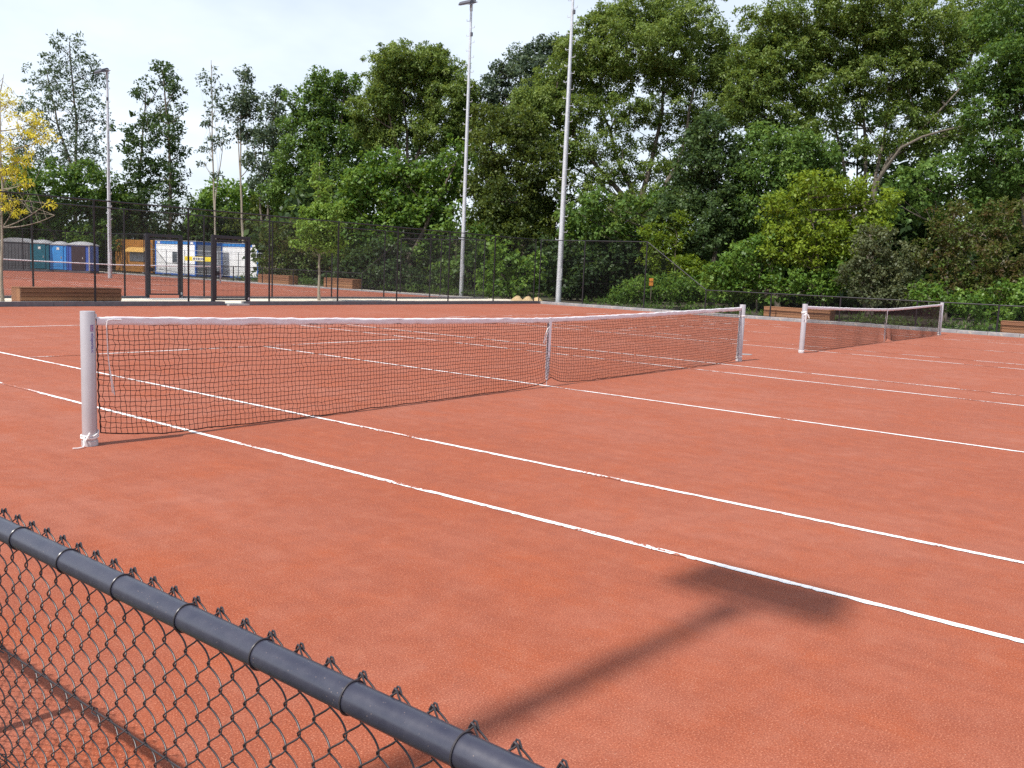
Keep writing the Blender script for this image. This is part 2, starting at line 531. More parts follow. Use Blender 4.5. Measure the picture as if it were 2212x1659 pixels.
# slabs in the two gateways
for (x, y, sx, sy, z, lab) in ((7.95, FY + 0.05, 0.80, 0.8, 0.055, 'pale concrete slab in the gateway of the near fence'),
                               (7.6, GY - 0.55, 2.2, 0.9, 0.06, 'grey concrete slab in front of the rear gate')):
    o = MB().box((-sx / 2, -sy / 2, -0.1), (sx / 2, sy / 2, z), 0.006).build('paving_slab', paver, None, (x, y, 0))
    tag(o, lab, 'paving slab', kind='structure')

# court lines -------------------------------------------------------------
def line(a, b, w, mat, label, z=0.004):
    """tape strip with softly uneven edges"""
    a = np.array(a, float); b = np.array(b, float); d = b - a; L = np.linalg.norm(d); d /= L
    s = np.array([-d[1], d[0]])
    n = max(2, int(L / 0.03)); t = np.linspace(0, L, n + 1)
    rg = np.random.default_rng(int(abs(a[0] * 97 + a[1] * 31)) + 5)
    sm = lambda q: (np.roll(q, 1) + 2 * q + np.roll(q, -1)) / 4
    e0 = w / 2 - np.abs(sm(rg.normal(0, 0.0030, n + 1))); e1 = w / 2 - np.abs(sm(rg.normal(0, 0.013, n + 1)))
    if d[1] > 0.5: e0, e1 = e1, e0
    A = a[None] + t[:, None] * d + s * e0[:, None]; B = a[None] + t[:, None] * d - s * e1[:, None]
    V = np.concatenate([np.c_[A, np.full(n + 1, z)], np.c_[B, np.full(n + 1, z)]])
    i = np.arange(n)
    F = np.stack([i + n + 1, i + n + 2, i + 1, i], -1)
    o = link('court_line', np_mesh('court_line', V, F, mat))
    return tag(o, label, 'court line', kind='structure')


def court(cx, cy, who, mats):
    w = 0.055
    bl, sv = 11.885, 6.40
    for (x, nm, k) in ((-5.46, 'near doubles sideline', 'dn'), (-4.115, 'near singles sideline', 'sn'),
                       (4.115, 'far singles sideline', 'sf'), (5.46, 'far doubles sideline', 'df')):
        line((cx + x, cy - bl), (cx + x, cy + bl), w, mats[k]['y'], f'white {nm} of {who}')
    line((cx, cy - sv), (cx, cy + sv), w, mats['c']['y'], f'white centre service line of {who}')
    line((cx - 4.08, cy + sv), (cx + 4.08, cy + sv), w, mats['v']['x'], f'white left service line of {who}', 0.006)
    line((cx - 4.08, cy - sv - 0.08), (cx + 4.08, cy - sv - 0.08), w, mats['v']['x'], f'white right service line of {who}', 0.006)
    line((cx - 5.43, cy + bl), (cx + 5.43, cy + bl), w, mats['b']['x'], f'white left baseline of {who}', 0.006)
    line((cx - 5.43, cy - bl), (cx + 5.43, cy - bl), w, mats['b']['x'], f'white right baseline of {who}', 0.006)


G, Md, Po = tape_good, tape_mid, tape_poor
court(0, 0, 'the near court', dict(dn=G, sn=G, c=G, sf=Md, df=G, v=Md, b=Md))
court(16.2, 0, 'the second court beyond the near net', dict(dn=Md, sn=Po, c=Po, sf=Po, df=Po, v=Po, b=Po))
court(16.0, 41.1, 'the court behind the fence gates', dict(dn=Po, sn=Md, c=Md, sf=Md, df=Po, v=Po, b=Po))
court(0.0, 41.1, 'the court behind the wooden planter', dict(dn=Po, sn=Md, c=Md, sf=Md, df=Po, v=Po, b=Po))
o = MB().lathe([(0.13, -0.02), (0.13, 0.006), (0.118, 0.010), (0.0, 0.010)], 28).build('ground_cap', simple('cap_grey', (0.25, 0.25, 0.26), 0.7), None, (8.0, 0.54, 0))
tag(o, 'small round grey socket cap in the clay between the two nets', 'socket cap')

# ------------------------------------------------------------------ net posts and nets
def net_post(name, x, y, side, label, group, extra):
    root = empty(name, (x, y, 0)); tag(root, label, 'net post', group)
    MB().lathe([(0.057, -0.05), (0.057, 1.092), (0.055, 1.098), (0.0, 1.100)], 40).build('pole', post_mat, root)
    MB().lathe([(0.063, -0.04), (0.063, 0.040), (0.0585, 0.044)], 40).build('ground_sleeve', simple('sleeve', (0.50, 0.49, 0.50), 0.5, 0.2), root)
    MB().box((side * 0.05 - 0.016, -0.012, 1.035), (side * 0.05 + 0.022, 0.012, 1.075), 0.004).build('hook', steel, root)
    # lacing rail on the net side
    MB().tube([(side * 0.060, 0, 0.06), (side * 0.060, 0, 1.0)], 0.005, 6).build('lacing_rod', steel, root)
    for kind, z in extra:
        if kind == 'ring':
            pts = [(0.061 * math.cos(q), 0.061 * math.sin(q), z + 0.004 * math.sin(3 * q)) for q in np.linspace(0, 2 * math.pi, 25)]
            mb = MB().tube(pts, 0.007, 6)
            pts = [(0.061 * math.cos(q), 0.061 * math.sin(q), z - 0.016 + 0.005 * math.sin(2 * q)) for q in np.linspace(0, 2 * math.pi, 25)]
            mb.tube(pts, 0.006, 6); mb.build('cord_ring', white_cord, root)
        if kind == 'bow':
            mb = MB()
            for k in (0, 1):
                mb.tube([(0.062 * math.cos(q), 0.062 * math.sin(q), z + 0.02 * k + 0.01 * math.sin(2 * q)) for q in np.linspace(0, 2 * math.pi, 25)], 0.008, 6)
            for sg in (-1, 1):
                mb.tube([(-0.04, -0.05, z), (-0.05 + sg * 0.05, -0.07 - sg * 0.03, z - 0.05), (-0.05 + sg * 0.06, -0.065 - sg * 0.05, z - 0.12), (-0.04 + sg * 0.02, -0.065, z - 0.02)], 0.007, 5)
                mb.tube([(-0.04, -0.055, z), (-0.045 + sg * 0.025, -0.065, z - 0.09), (-0.04 + sg * 0.035, -0.064, z - 0.21)], 0.007, 5)
            mb.build('cord_bow', white_cord, root)
        if kind == 'wrap':
            mb = MB()
            for k, (z0, zt) in enumerate(((0.085, 0.120), (0.068, 0.100), (0.060, 0.074))):
                mb.tube([(0.066 * math.cos(q), 0.066 * math.sin(q), z0 + (zt - z0) * max(0, math.cos(q)) + 0.002 * k) for q in np.linspace(0, 2 * math.pi, 29)], 0.0055, 6)
            mb.tube([(-0.058, -0.030, 0.085), (-0.068, -0.045, 0.065), (-0.066, -0.062, 0.055), (-0.030, -0.064, 0.115)], 0.0065, 6)
            mb.tube([(-0.068, -0.045, 0.065), (-0.074, -0.052, 0.05), (-0.076, -0.060, 0.020), (-0.100, -0.085, 0.010), (-0.15, -0.10, 0.010), (-0.185, -0.092, 0.012)], 0.0055, 6)
            mb.build('cord_wrap', white_cord, root)
    return root


def net_mesh_np(L, rnd, r=0.0022, jit=1.0):
    """knotted square mesh, with sag, pulled up at the centre strap"""
    cell = 0.0455
    nx = int(round(2 * L / cell)); nz = 21
    x = np.linspace(-L, L, nx + 1)
    top = net_top(x) - 0.062
    bot = 0.012 + 0.085 * np.exp(-(x + L) / 0.45) + 0.05 * np.exp(-(L - x) / 0.4) + 0.115 * np.exp(-(np.abs(x) / 0.30) ** 1.3)
    k = np.linspace(0, 1, nz + 1)
    Z = bot[:, None] + (top - bot)[:, None] * k[None] ** 0.97
    X = np.repeat(x[:, None], nz + 1, 1)
    rg = np.random.default_rng(rnd)
    def smooth(a, it):
        for _ in range(it):
            a = (a + np.roll(a, 1, 0) + np.roll(a, -1, 0)) / 3
        return a
    fine = rg.normal(0, 1, X.shape)
    X = X + jit * (0.0042 * fine + 0.010 * smooth(rg.normal(0, 1, X.shape), 4))
    Z = Z + 0.0032 * rg.normal(0, 1, X.shape) + 0.008 * smooth(rg.normal(0, 1, X.shape), 6)
    # horizontal drift of whole rows, gathering towards the strap
    gather = np.exp(-((np.abs(x) - 0.25) / 0.22) ** 2)[:, None] * (1 - k[None]) ** 2
    X = X - np.sign(x)[:, None] * 0.05 * gather
    Yb = (0.018 * np.sin(x * 1.7 + rnd) + 0.012 * np.sin(x * 3.9 + rnd * 2))[:, None] * (1 - k[None]) + jit * 0.006 * smooth(rg.normal(0, 1, X.shape), 3)
    Yb = Yb - 0.035 * (1 - k[None]) ** 3 - 0.05 * gather
    Z[:, 0] = np.maximum(Z[:, 0], 0.008)
    Z[:, 1] = np.maximum(Z[:, 1], Z[:, 0] + 0.018)
    P = np.stack([X, Yb, Z], -1)
    P[0, :, 0] = -L; P[-1, :, 0] = L
    V = []; F = []; off = 0
    qs = np.array([0, 1, 2, 3]) * math.pi / 2
    def add(P, e1, e2, rad):
        nonlocal off
        m, n = P.shape[:2]             # m cords, n points each
        ring = rad * (np.cos(qs)[:, None] * e1 + np.sin(qs)[:, None] * e2)
        V.append((P[:, :, None, :] + ring[None, None]).reshape(-1, 3))
        b = off + (np.arange(m)[:, None, None] * n + np.arange(n - 1)[None, :, None]) * 4
        kk = np.arange(4)[None, None, :]; k2 = (kk + 1) % 4
        F.append(np.stack([b + kk, b + k2, b + 4 + k2, b + 4 + kk], -1).reshape(-1, 4))
        off += m * n * 4
    ex, ey, ez = np.eye(3)
    add(P, ex, ey, r)                       # vertical cords
    add(P.transpose(1, 0, 2), ey, ez, r)    # horizontal cords
    return np.concatenate(V), np.concatenate(F), P


def net_top(x):
    return 0.945 + 0.105 * (np.abs(x) / 6.3) ** 1.25


def tennis_net(cx, cy, L, label, rnd, front):
    root = empty('tennis_net', (cx, cy, 0)); tag(root, label, 'tennis net', 'tennis nets across the near courts')
    jit = 1.0 if front else 0.35
    V, F, P = net_mesh_np(L, rnd, 0.0026, jit)
    o = link('cord_mesh', np_mesh('cord_mesh', V, F, cord_mat), root); o['kind'] = 'stuff'
    # hem and side cords
    MB().tube([tuple(p) for p in P[::2, 0]], 0.0052, 5).build('bottom_hem', cord_mat, root)
    for i, sg in ((0, -1), (-1, 1)):
        pts = []
        for j, p in enumerate(P[i]):
            pts.append((p[0] + (0.008 if j % 2 else -0.003) * -sg, p[1], p[2]))
        MB().tube(pts, 0.0055, 5).build('side_cord', cord_mat, root)
    # headband: two layers of white cloth over the wire cable
    n = 420; x = np.linspace(-L - 0.005, L + 0.005, n)
    rg = np.random.default_rng(rnd + 9)
    def sm(a, it):
        for _ in range(it): a = (np.roll(a, 1) + a + np.roll(a, -1)) / 3
        return a
    zt = net_top(x) + 0.0025 * sm(rg.normal(0, 1, n), 1) + 0.004 * sm(rg.normal(0, 1, n), 8)
    prof = [(0.0, 0.0), (0.0075, -0.006), (0.0085, -0.020), (0.0060, -0.045), (0.0045, -0.068), (-0.0045, -0.068), (-0.0060, -0.045), (-0.0085, -0.020), (-0.0075, -0.006)]
    VV = np.zeros((n, len(prof), 3))
    for j, (py, pz) in enumerate(prof):
        w = jit * (0.0024 * sm(rg.normal(0, 1, n), 1) + 0.004 * sm(rg.normal(0, 1, n), 4))
        VV[:, j, 0] = x + 0.004 * sm(rg.normal(0, 1, n), 2)
        VV[:, j, 1] = py * 1.15 + w
        VV[:, j, 2] = zt + pz + (0.003 * sm(rg.normal(0, 1, n), 3) if j > 2 else 0)
    m = len(prof)
    b = np.arange(n - 1)[:, None] * m; kk = np.arange(m)[None]; k2 = (kk + 1) % m
    Fb = np.stack([b + kk, b + m + kk, b + m + k2, b + k2], -1).reshape(-1, 4)
    link('headband', np_mesh('headband', VV.reshape(-1, 3), Fb, band_mat, True), root)
    # centre strap, front and back legs, anchored to the ground
    mb = MB(); hw = 0.026
    zt0 = float(net_top(0.0)) + 0.006
    for sg in (-1, 1):
        pts = [(0.0, 0.004, zt0), (sg * 0.017, 0.0, zt0 - 0.005), (sg * 0.017, 0.0, 0.62), (sg * 0.013, 0.0, 0.20), (sg * 0.006, 0.0, 0.09)]
        Vs = []
        for i, (y, _, z) in enumerate(pts):
            ww = hw * (1 - 0.25 * (i == 4)); sh = 0.010 * math.sin(i * 1.3)
            Vs += [(-ww + sh * 0.3, y - 0.0012, z), (ww + sh * 0.3, y - 0.0012, z), (ww + sh * 0.3, y + 0.0012, z), (-ww + sh * 0.3, y + 0.0012, z)]
        Fs = []
        for i in range(len(pts) - 1):
            for k in range(4): Fs.append((i * 4 + k, i * 4 + (k + 1) % 4, i * 4 + 4 + (k + 1) % 4, i * 4 + 4 + k))
        mb.add(Vs, Fs)
    strap = mb.build('centre_strap', band_mat, root)
    MB().box((-0.024, -0.024, 0.475), (0.024, -0.0185, 0.497), 0.002).build('buckle', steel, strap)
    MB().tube([(0, 0, 0.095), (-0.004, 0.0, 0.05), (0, 0, -0.01)], 0.004, 6).build('ground_anchor', steel, root)
    if front:
        # loose draw strings
        mb = MB()
        mb.tube([(-L + 0.20, -0.016, 1.022), (-L + 0.12, -0.026, 1.030), (-L + 0.075, -0.024, 1.022), (-L + 0.070, -0.020, 0.98), (-L + 0.078, -0.018, 0.75), (-L + 0.105, -0.018, 0.50), (-L + 0.112, -0.018, 0.42)], 0.0042, 6)
        mb.tube([(-L + 0.085, -0.022, 0.66), (-L + 0.112, -0.020, 0.52), (-L + 0.128, -0.020, 0.40)], 0.0038, 6)
        mb.build('draw_string', white_cord, root); mb = MB()
        mb.tube([(-0.02, -0.02, 0.82), (-0.07, -0.024, 0.80), (-0.12, -0.022, 0.71), (-0.13, -0.02, 0.66), (-0.15, -0.02, 0.60)], 0.0045, 6)
        mb.tube([(-0.02, -0.02, 0.81), (-0.055, -0.026, 0.76), (-0.11, -0.022, 0.66), (-0.125, -0.02, 0.59)], 0.0045, 6)
        mb.build('draw_string', white_cord, root)
    return root


PG = 'round silver tennis net posts'
lp = net_post('net_post', -6.4, 0, 1, 'big silver net post with printed blue lettering and cord tied at its foot', PG, [('wrap', 0)])
net_post('net_post', 6.4, 0, -1, 'silver post at the far end of the near net, white ring below its top', PG, [('ring', 0.885), ('ring', 0.09)])
net_post('net_post', 9.78, 0, 1, 'silver post with a white cord bow, near end of the second net', PG, [('bow', 0.90), ('ring', 0.05)])
net_post('net_post', 22.75, 0, -1, 'silver post at the far right end of the second net, before the bushes', PG, [('ring', 0.08)])
tennis_net(0, 0, 6.325, 'near tennis net with white headband and a loose draw string at its left end', 4, True)
tennis_net(16.265, 0, 6.41, 'smaller second net further right with white headband and centre strap', 11, False)

# printed lettering on the big post
def printed(text, size, mat, root, r, zc, ang0, name='lettering', yoff=0.0):
    cu = bpy.data.curves.new('txt', 'FONT'); cu.body = text; cu.size = size; cu.align_x = 'LEFT'; cu.offset = 0.0006
    tmp = bpy.data.objects.new('txt', cu); COL.objects.link(tmp)
    dg = bpy.context.evaluated_depsgraph_get()
    me = bpy.data.meshes.new_from_object(tmp.evaluated_get(dg))
    bpy.data.objects.remove(tmp); bpy.data.curves.remove(cu)
    for v in me.vertices:      # text runs down the pole, wrapped on the cylinder
        a = ang0 + (v.co.y + yoff) / r
        v.co = Vector((r * math.cos(a), r * math.sin(a), zc - v.co.x))
    me.materials.clear(); me.materials.append(mat)
    return link(name, me, root)


print_blue = simple('print_blue', (0.10, 0.07, 0.36), 0.5)
print_pink = simple('print_pink', (0.50, 0.34, 0.42), 0.5)
camang = math.atan2(CAM[1] - 0.0, CAM[0] + 6.4)
A0 = camang + 0.52
printed('whsports.nl', 0.034, print_blue, lp, 0.0579, 0.925, A0 - 0.10)
mb = MB(); Vb = []; nn = 8
for i in range(nn + 1):
    a = A0 - 0.20 + 0.5 * i / nn
    Vb += [(0.0576 * math.cos(a), 0.0576 * math.sin(a), 0.992), (0.0576 * math.cos(a), 0.0576 * math.sin(a), 0.936)]
mb.add(Vb, [(2 * i, 2 * i + 1, 2 * i + 3, 2 * i + 2) for i in range(nn)], True); mb.build('logo_box', print_pink, lp)
mb = MB()
for (z0, z1, u0, u1) in ((0.990, 0.987, -.17, .27), (0.941, 0.938, -.17, .27), (0.988, 0.940, -.19, -.155), (0.984, 0.966, .0, .04), (0.984, 0.980, .0, .2),
                         (0.970, 0.966, .0, .2), (0.962, 0.946, .02, .06), (0.962, 0.958, .02, .22), (0.954, 0.950, .02, .22), (0.962, 0.946, .18, .22)):
    a0, a1 = A0 + u0, A0 + u1
    q = [(0.0581 * math.cos(a), 0.0581 * math.sin(a), z) for a, z in ((a0, z0), (a0, z1), ((a0 + a1) / 2, z1), (a1, z1), (a1, z0), ((a0 + a1) / 2, z0))]
    mb.add(q, [(0, 1, 2, 5), (5, 2, 3, 4)])
mb.build('logo_mark', print_blue, lp)

# ------------------------------------------------------------------ near low fence in the foreground
NX = -9.205; RZ = 1.012
root = empty('chain_link_fence', (NX, -5.5, 0))
tag(root, 'low chain link fence close up with a thick dark round top rail', 'fence')
y0, y1 = -2.9, 3.2
pts = [(0, y, RZ) for y in np.linspace(-9, 6, 61)]
MB().tube(pts, 0.0212, 40).build('top_rail', rail_mat, root)
for y in (-4.08 - 3, -4.08, -4.08 + 3):
    MB().lathe([(0.021, -0.1), (0.021, RZ - 0.02)], 20, (0, y + 5.5)).build('post', rail_mat, root)
# interlinked spirals
pitch_z = 0.067; sp = 0.032
def chain_near():
    amp = sp / 2 + 0.0022
    turns = np.arange(0.045, 1.0365 + 1e-6, pitch_z / 14)
    P = []
    for ph in (0, 1):
        u = ((turns - 1.0365) / pitch_z + 0.5 * 0 + 0.25 * 0) * 2 * math.pi + (0 if ph == 0 else math.pi)
        tri = 2 / math.pi * np.arcsin(np.sin(u + math.pi / 2) * 0.94)
        tri = tri / tri.max()
        P.append(np.stack([0.0058 * np.cos(u + math.pi / 2), amp * tri, turns], -1))
    return P
PA = chain_near()
V = []; F = []; off = 0
ns = 6; rw = 0.00148
qa = np.arange(ns) * 2 * math.pi / ns
rg = np.random.default_rng(1)
n_w = int((y1 - y0) / sp)
for i in range(n_w):
    p = PA[i % 2].copy()
    p[:, 1] += y0 + i * sp + rg.normal(0, 0.0006)
    p[:, 0] += 0.0245 + 0.004 * math.sin(i * 0.07)
    t = np.gradient(p, axis=0); t /= np.linalg.norm(t, axis=1)[:, None]
    a = np.cross(t, np.array([1.0, 0, 0])); a /= np.linalg.norm(a, axis=1)[:, None]
    b = np.cross(t, a)
    ringv = p[:, None, :] + rw * (np.cos(qa)[None, :, None] * a[:, None, :] + np.sin(qa)[None, :, None] * b[:, None, :])
    V.append(ringv.reshape(-1, 3)); n = len(p)
    bi = off + np.arange(n - 1)[:, None] * ns; kk = np.arange(ns)[None]; k2 = (kk + 1) % ns
    F.append(np.stack([bi + kk, bi + k2, bi + ns + k2, bi + ns + kk], -1).reshape(-1, 4)); off += n * ns
o = link('chain_mesh', np_mesh('chain_mesh', np.concatenate(V), np.concatenate(F), wire_mat, True), root); o['kind'] = 'stuff'
# knuckled ends: each pair of wires hooks over at the top
mb = MB()
for i in range(0, n_w - 1, 2):
    yy = y0 + i * sp + sp / 2
    if yy < -2.0 or yy > 2.4: continue
    xx = 0.0245 + 0.004 * math.sin(i * 0.07)
    for sg in (-1, 1):
        mb.tube([(xx + sg * 0.003, yy - sg * 0.005, 1.031), (xx + sg * 0.0032, yy - sg * 0.001, 1.0385), (xx + sg * 0.0040, yy + sg * 0.003, 1.0378), (xx + sg * 0.0036, yy + sg * 0.006, 1.031), (xx + sg * 0.003, yy + sg * 0.0125, 1.020)], 0.00148, 6)
o = mb.build('knuckled_end', wire_mat, root); o['kind'] = 'stuff'
me = MB().tube([(0.0225 * math.cos(q), 0.0, RZ + 0.0225 * math.sin(q)) for q in np.linspace(0.0, 2 * math.pi, 33)] , 0.0014, 6, False)
me.tube([(0.022, 0.0, RZ - 0.008), (0.026, 0.002, RZ - 0.020), (0.030, 0.008, RZ - 0.016)], 0.0016, 5)
tie = me.mesh('wire_tie', wire_mat)
for y in np.arange(-8.6, -2.2, 0.1905):
    link('wire_tie', tie, root, (0, y + 0.038 + 5.5, 0))
for z in (0.725, 0.475, 0.05):
    MB().tube([(0.0275, y, z + 0.0015 * math.sin(y * 3)) for y in np.linspace(-3.2, 3.4, 40)], 0.0017, 6).build('tension_wire', wire_mat, root)
for z in (0.725, 0.475):
    for y in (0.36, -0.045, 0.76, -0.45, -0.9, 1.2):
        MB().tube([(0.030, y - 0.004, z - 0.006), (0.033, y, z + 0.002), (0.026, y + 0.003, z + 0.006), (0.022, y, z - 0.002), (0.032, y - 0.010, z - 0.012)], 0.0014, 5).build('wire_clip', wire_mat, root)

# ------------------------------------------------------------------ high fences
def far_mesh(L, h, name):
    """diamond mesh panel of L x h made of zigzag wires with real thickness"""
    s = 0.036; pz = 0.072; r = 0.0023
    n = int(L / s); zs = np.arange(0.03, h, pz / 2)
    V = []; F = []; off = 0
    for i in range(n):
        x = (i + 0.5) * L / n + np.where((np.arange(len(zs)) + i) % 2 == 0, 1, -1) * (L / n) * 0.5
        p = np.stack([x, np.zeros_like(x), zs], -1)
        ring = np.array([(r, 0, 0), (-r * .5, r, 0), (-r * .5, -r, 0)])
        V.append((p[:, None] + ring[None]).reshape(-1, 3)); m = len(p)
        b = off + np.arange(m - 1)[:, None] * 3; k = np.arange(3)[None]; k2 = (k + 1) % 3
        F.append(np.stack([b + k, b + k2, b + 3 + k2, b + 3 + k], -1).reshape(-1, 4)); off += m * 3
    return np_mesh(name, np.concatenate(V), np.concatenate(F), fence_mat)


BAY = {}
def bay_mesh(L, h):
    k = (round(L, 2), round(h, 2))
    if k not in BAY: BAY[k] = far_mesh(L, h, 'chain_mesh')
    return BAY[k]


def slope_mesh(L, h0, h1):
    s = 0.036; pz = 0.072; r = 0.0023; n = int(L / s); V = []; F = []; off = 0
    for i in range(n):
        h = h0 + (h1 - h0) * (i + .5) / n
        zs = np.arange(0.03, h, pz / 2)
        x = (i + 0.5) * L / n + np.where((np.arange(len(zs)) + i) % 2 == 0, 1, -1) * (L / n) * 0.5
        p = np.stack([x, np.zeros_like(x), zs], -1)
        ring = np.array([(r, 0, 0), (-r * .5, r, 0), (-r * .5, -r, 0)])
        V.append((p[:, None] + ring[None]).reshape(-1, 3)); m = len(p)
        b = off + np.arange(m - 1)[:, None] * 3; k = np.arange(3)[None]; k2 = (k + 1) % 3
        F.append(np.stack([b + k, b + k2, b + 3 + k2, b + 3 + k], -1).reshape(-1, 4)); off += m * 3
    return np_mesh('chain_mesh', np.concatenate(V), np.concatenate(F), fence_mat)


PM = {}
def post_mesh(h):
    k = round(h, 2)
    if k not in PM: PM[k] = MB().lathe([(0.03, -0.1), (0.03, h), (0.031, h + 0.01), (0.0, h + 0.02)], 14).mesh('post', fence_mat)
    return PM[k]


def high_fence(a, b, posts, z0, label, gates=()):
    """posts: list of (distance along, height); the mesh runs between neighbours; gates: spans left open"""
    a = Vector((*a, z0)); b = Vector((*b, z0)); d = b - a
    root = empty('chain_link_fence', a, math.atan2(d.y, d.x)); tag(root, label, 'fence', 'black coated chain link fences round the courts')
    for t, h in posts: link('post', post_mesh(h), root, (t, 0, 0))
    for (t0, h0), (t1, h1) in zip(posts[:-1], posts[1:]):
        L = t1 - t0
        MB().tube([(t0, 0, h0), (t1, 0, h1)], 0.021, 10).build('top_rail', fence_mat, root)
        g = [q for q in gates if t0 < q[0] and q[1] < t1]
        if g:
            g = g[0]
            if g[0] - t0 > 0.2: link('chain_mesh', bay_mesh(g[0] - t0, h0), root, (t0, 0, 0))
            if t1 - g[1] > 0.2: link('chain_mesh', bay_mesh(t1 - g[1], h0), root, (g[1], 0, 0))
            m = far_mesh(g[1] - g[0], h0 - g[2], 'chain_mesh'); link('chain_mesh', m, root, (g[0], 0, g[2]))
        elif abs(h0 - h1) > 0.3: link('chain_mesh', slope_mesh(L, h0, h1), root, (t0, 0, 0))
        else: link('chain_mesh', bay_mesh(L, h0), root, (t0, 0, 0))
    for k, zf in enumerate((0.04, 1.0, 2.0)):
        runs = []; cur = None
        for (t0, h0), (t1, h1) in zip(posts[:-1], posts[1:]):
            if min(h0, h1) > zf + 0.02 and not any(t0 < q[0] < t1 and zf < 2.1 for q in gates): runs.append((t0, t1))
        if runs:
            joined = [list(runs[0])]
            for t0, t1 in runs[1:]:
                if abs(joined[-1][1] - t0) < 1e-6: joined[-1][1] = t1
                else: joined.append([t0, t1])
            for t0, t1 in joined: MB().tube([(t0, 0.004, zf), (t1, 0.004, zf)], 0.003, 5).build('tension_wire', fence_mat, root)
    return root


X0 = -12.3
fp = [(x - X0, 2.95) for x in (-12.0, -8.97, -5.92, -2.87, 0.10, 3.23, 6.28, 9.40, 12.50, 15.60, 18.69, 21.77, 24.87)]
high_fence((X0, FY), (FX, FY), fp, 0.12, 'high black chain link fence nearest the courts, wooden planter behind its left end', [(7.14 - X0, 8.55 - X0, 2.30)])
fp = [(x - X0, 2.95) for x in (-9.0, -6.0, -3.0, 0.0, 3.05, 6.08, 9.15, 12.20, 15.25, 18.30, 21.30, 24.60)]
high_fence((X0, GY), (FX, GY), fp, 0.11, 'second high black chain link fence, on the far side of the sand path', [(6.88 - X0, 8.24 - X0, 2.30)])
fp = [(0.0, 2.95), (2.55, 2.95), (5.85, 2.95), (8.85, 0.95), (11.75, 0.95), (14.55, 0.95), (17.35, 0.95), (20.05, 0.95), (22.9, 0.95), (25.8, 0.95)]
high_fence((FX, FY), (FX, -10), fp, 0.12, 'black fence along the bushes that slopes down from high to low by the second net')
fp = [(0.0, 2.95), (3.0, 2.95), (6.0, 2.95), (9.1, 0.95), (12.2, 0.95), (15.3, 0.95), (18.4, 0.95), (21.5, 0.95), (24.6, 0.95), (27.7, 0.95), (29.5, 0.95), (32.5, 2.95), (35.5, 2.95), (38.0, 2.95)]
high_fence((FX, GY), (FX, 60.3), fp, 0.07, 'low black fence in front of the white cabins on the far courts')
fp = [(0.0, 2.95)] + [(3.05 * k, 2.95) for k in range(1, 12)]
high_fence((FX, 60.3), (-9, 60.3), fp, 0.07, 'high black fence at the far end, before the portable toilets')


def gate(x, y, w, label, lock_left=True):
    root = empty('gate', (x, y, 0)); tag(root, label, 'gate', 'black gates in the high fences')
    ps = 0.11
    for sx in (-ps / 2, w + ps / 2):
        MB().box((sx - ps / 2, -ps / 2, -0.05), (sx + ps / 2, ps / 2, 2.30), 0.006).build('gate_post', gate_mat, root)
    MB().box((0.002, -ps / 2 + 0.004, 2.19), (w - 0.002, ps / 2 - 0.004, 2.296), 0.006).build('lintel', gate_mat, root)
    fr = 0.04
    leaf = MB()
    leaf.box((0.02, -0.025, 0.16), (0.02 + fr, 0.025, 2.15)); leaf.box((w - 0.02 - fr, -0.025, 0.16), (w - 0.02, 0.025, 2.15))
    leaf.box((0.02 + fr, -0.024, 0.16), (w - 0.02 - fr, 0.024, 0.21)); leaf.box((0.02 + fr, -0.024, 2.10), (w - 0.02 - fr, 0.024, 2.15))
    lf_o = leaf.build('gate_leaf', gate_mat, root)
    mb = MB()
    for xx in np.arange(0.09, w - 0.07, 0.05): mb.tube([(xx, 0, 0.19), (xx, 0, 2.12)], 0.004, 5)
    for zz in np.arange(0.3, 2.1, 0.2):
        for e in (-0.006, 0.006): mb.tube([(0.05, e, zz), (w - 0.05, e, zz)], 0.004, 5)
    o = mb.build('rod_mesh', gate_mat, lf_o); o['kind'] = 'stuff'
    MB().box((0.03, -0.06, 0.98), (0.15, -0.026, 1.12), 0.006).box((0.07, 0.026, 1.0), (0.12, 0.06, 1.1), 0.004).build('lock', gate_mat, lf_o)
    MB().tube([(0.10, -0.06, 1.05), (0.10, -0.10, 1.05), (0.20, -0.10, 1.05)], 0.010, 8).build('handle', gate_mat, lf_o)
    MB().box((w + 0.005, -0.055, 0.18), (w + 0.06, -0.078, 0.26)).build('hinge', steel, root)
    MB().box((w + 0.02, -ps / 2 - 0.03, -0.02), (w + ps - 0.02, -ps / 2 - 0.003, 0.14), 0.004).build('foot_plate', concrete, root)
    return root


gate_mat = simple('gate_coating', (0.020, 0.020, 0.028), 0.4, 0, 0.2, 6)
gate(7.22, FY - 0.02, 1.24, 'tall black gate in the near fence, right of the other gate')
gate(6.96, GY, 1.19, 'tall black gate in the rear fence, before the white cabin window')

# ------------------------------------------------------------------ wooden planter benches
def plank(l, w, h): return MB().box((-l / 2, -w / 2, -h / 2), (l / 2, w / 2, h / 2), 0.006).mesh('plank', wood)


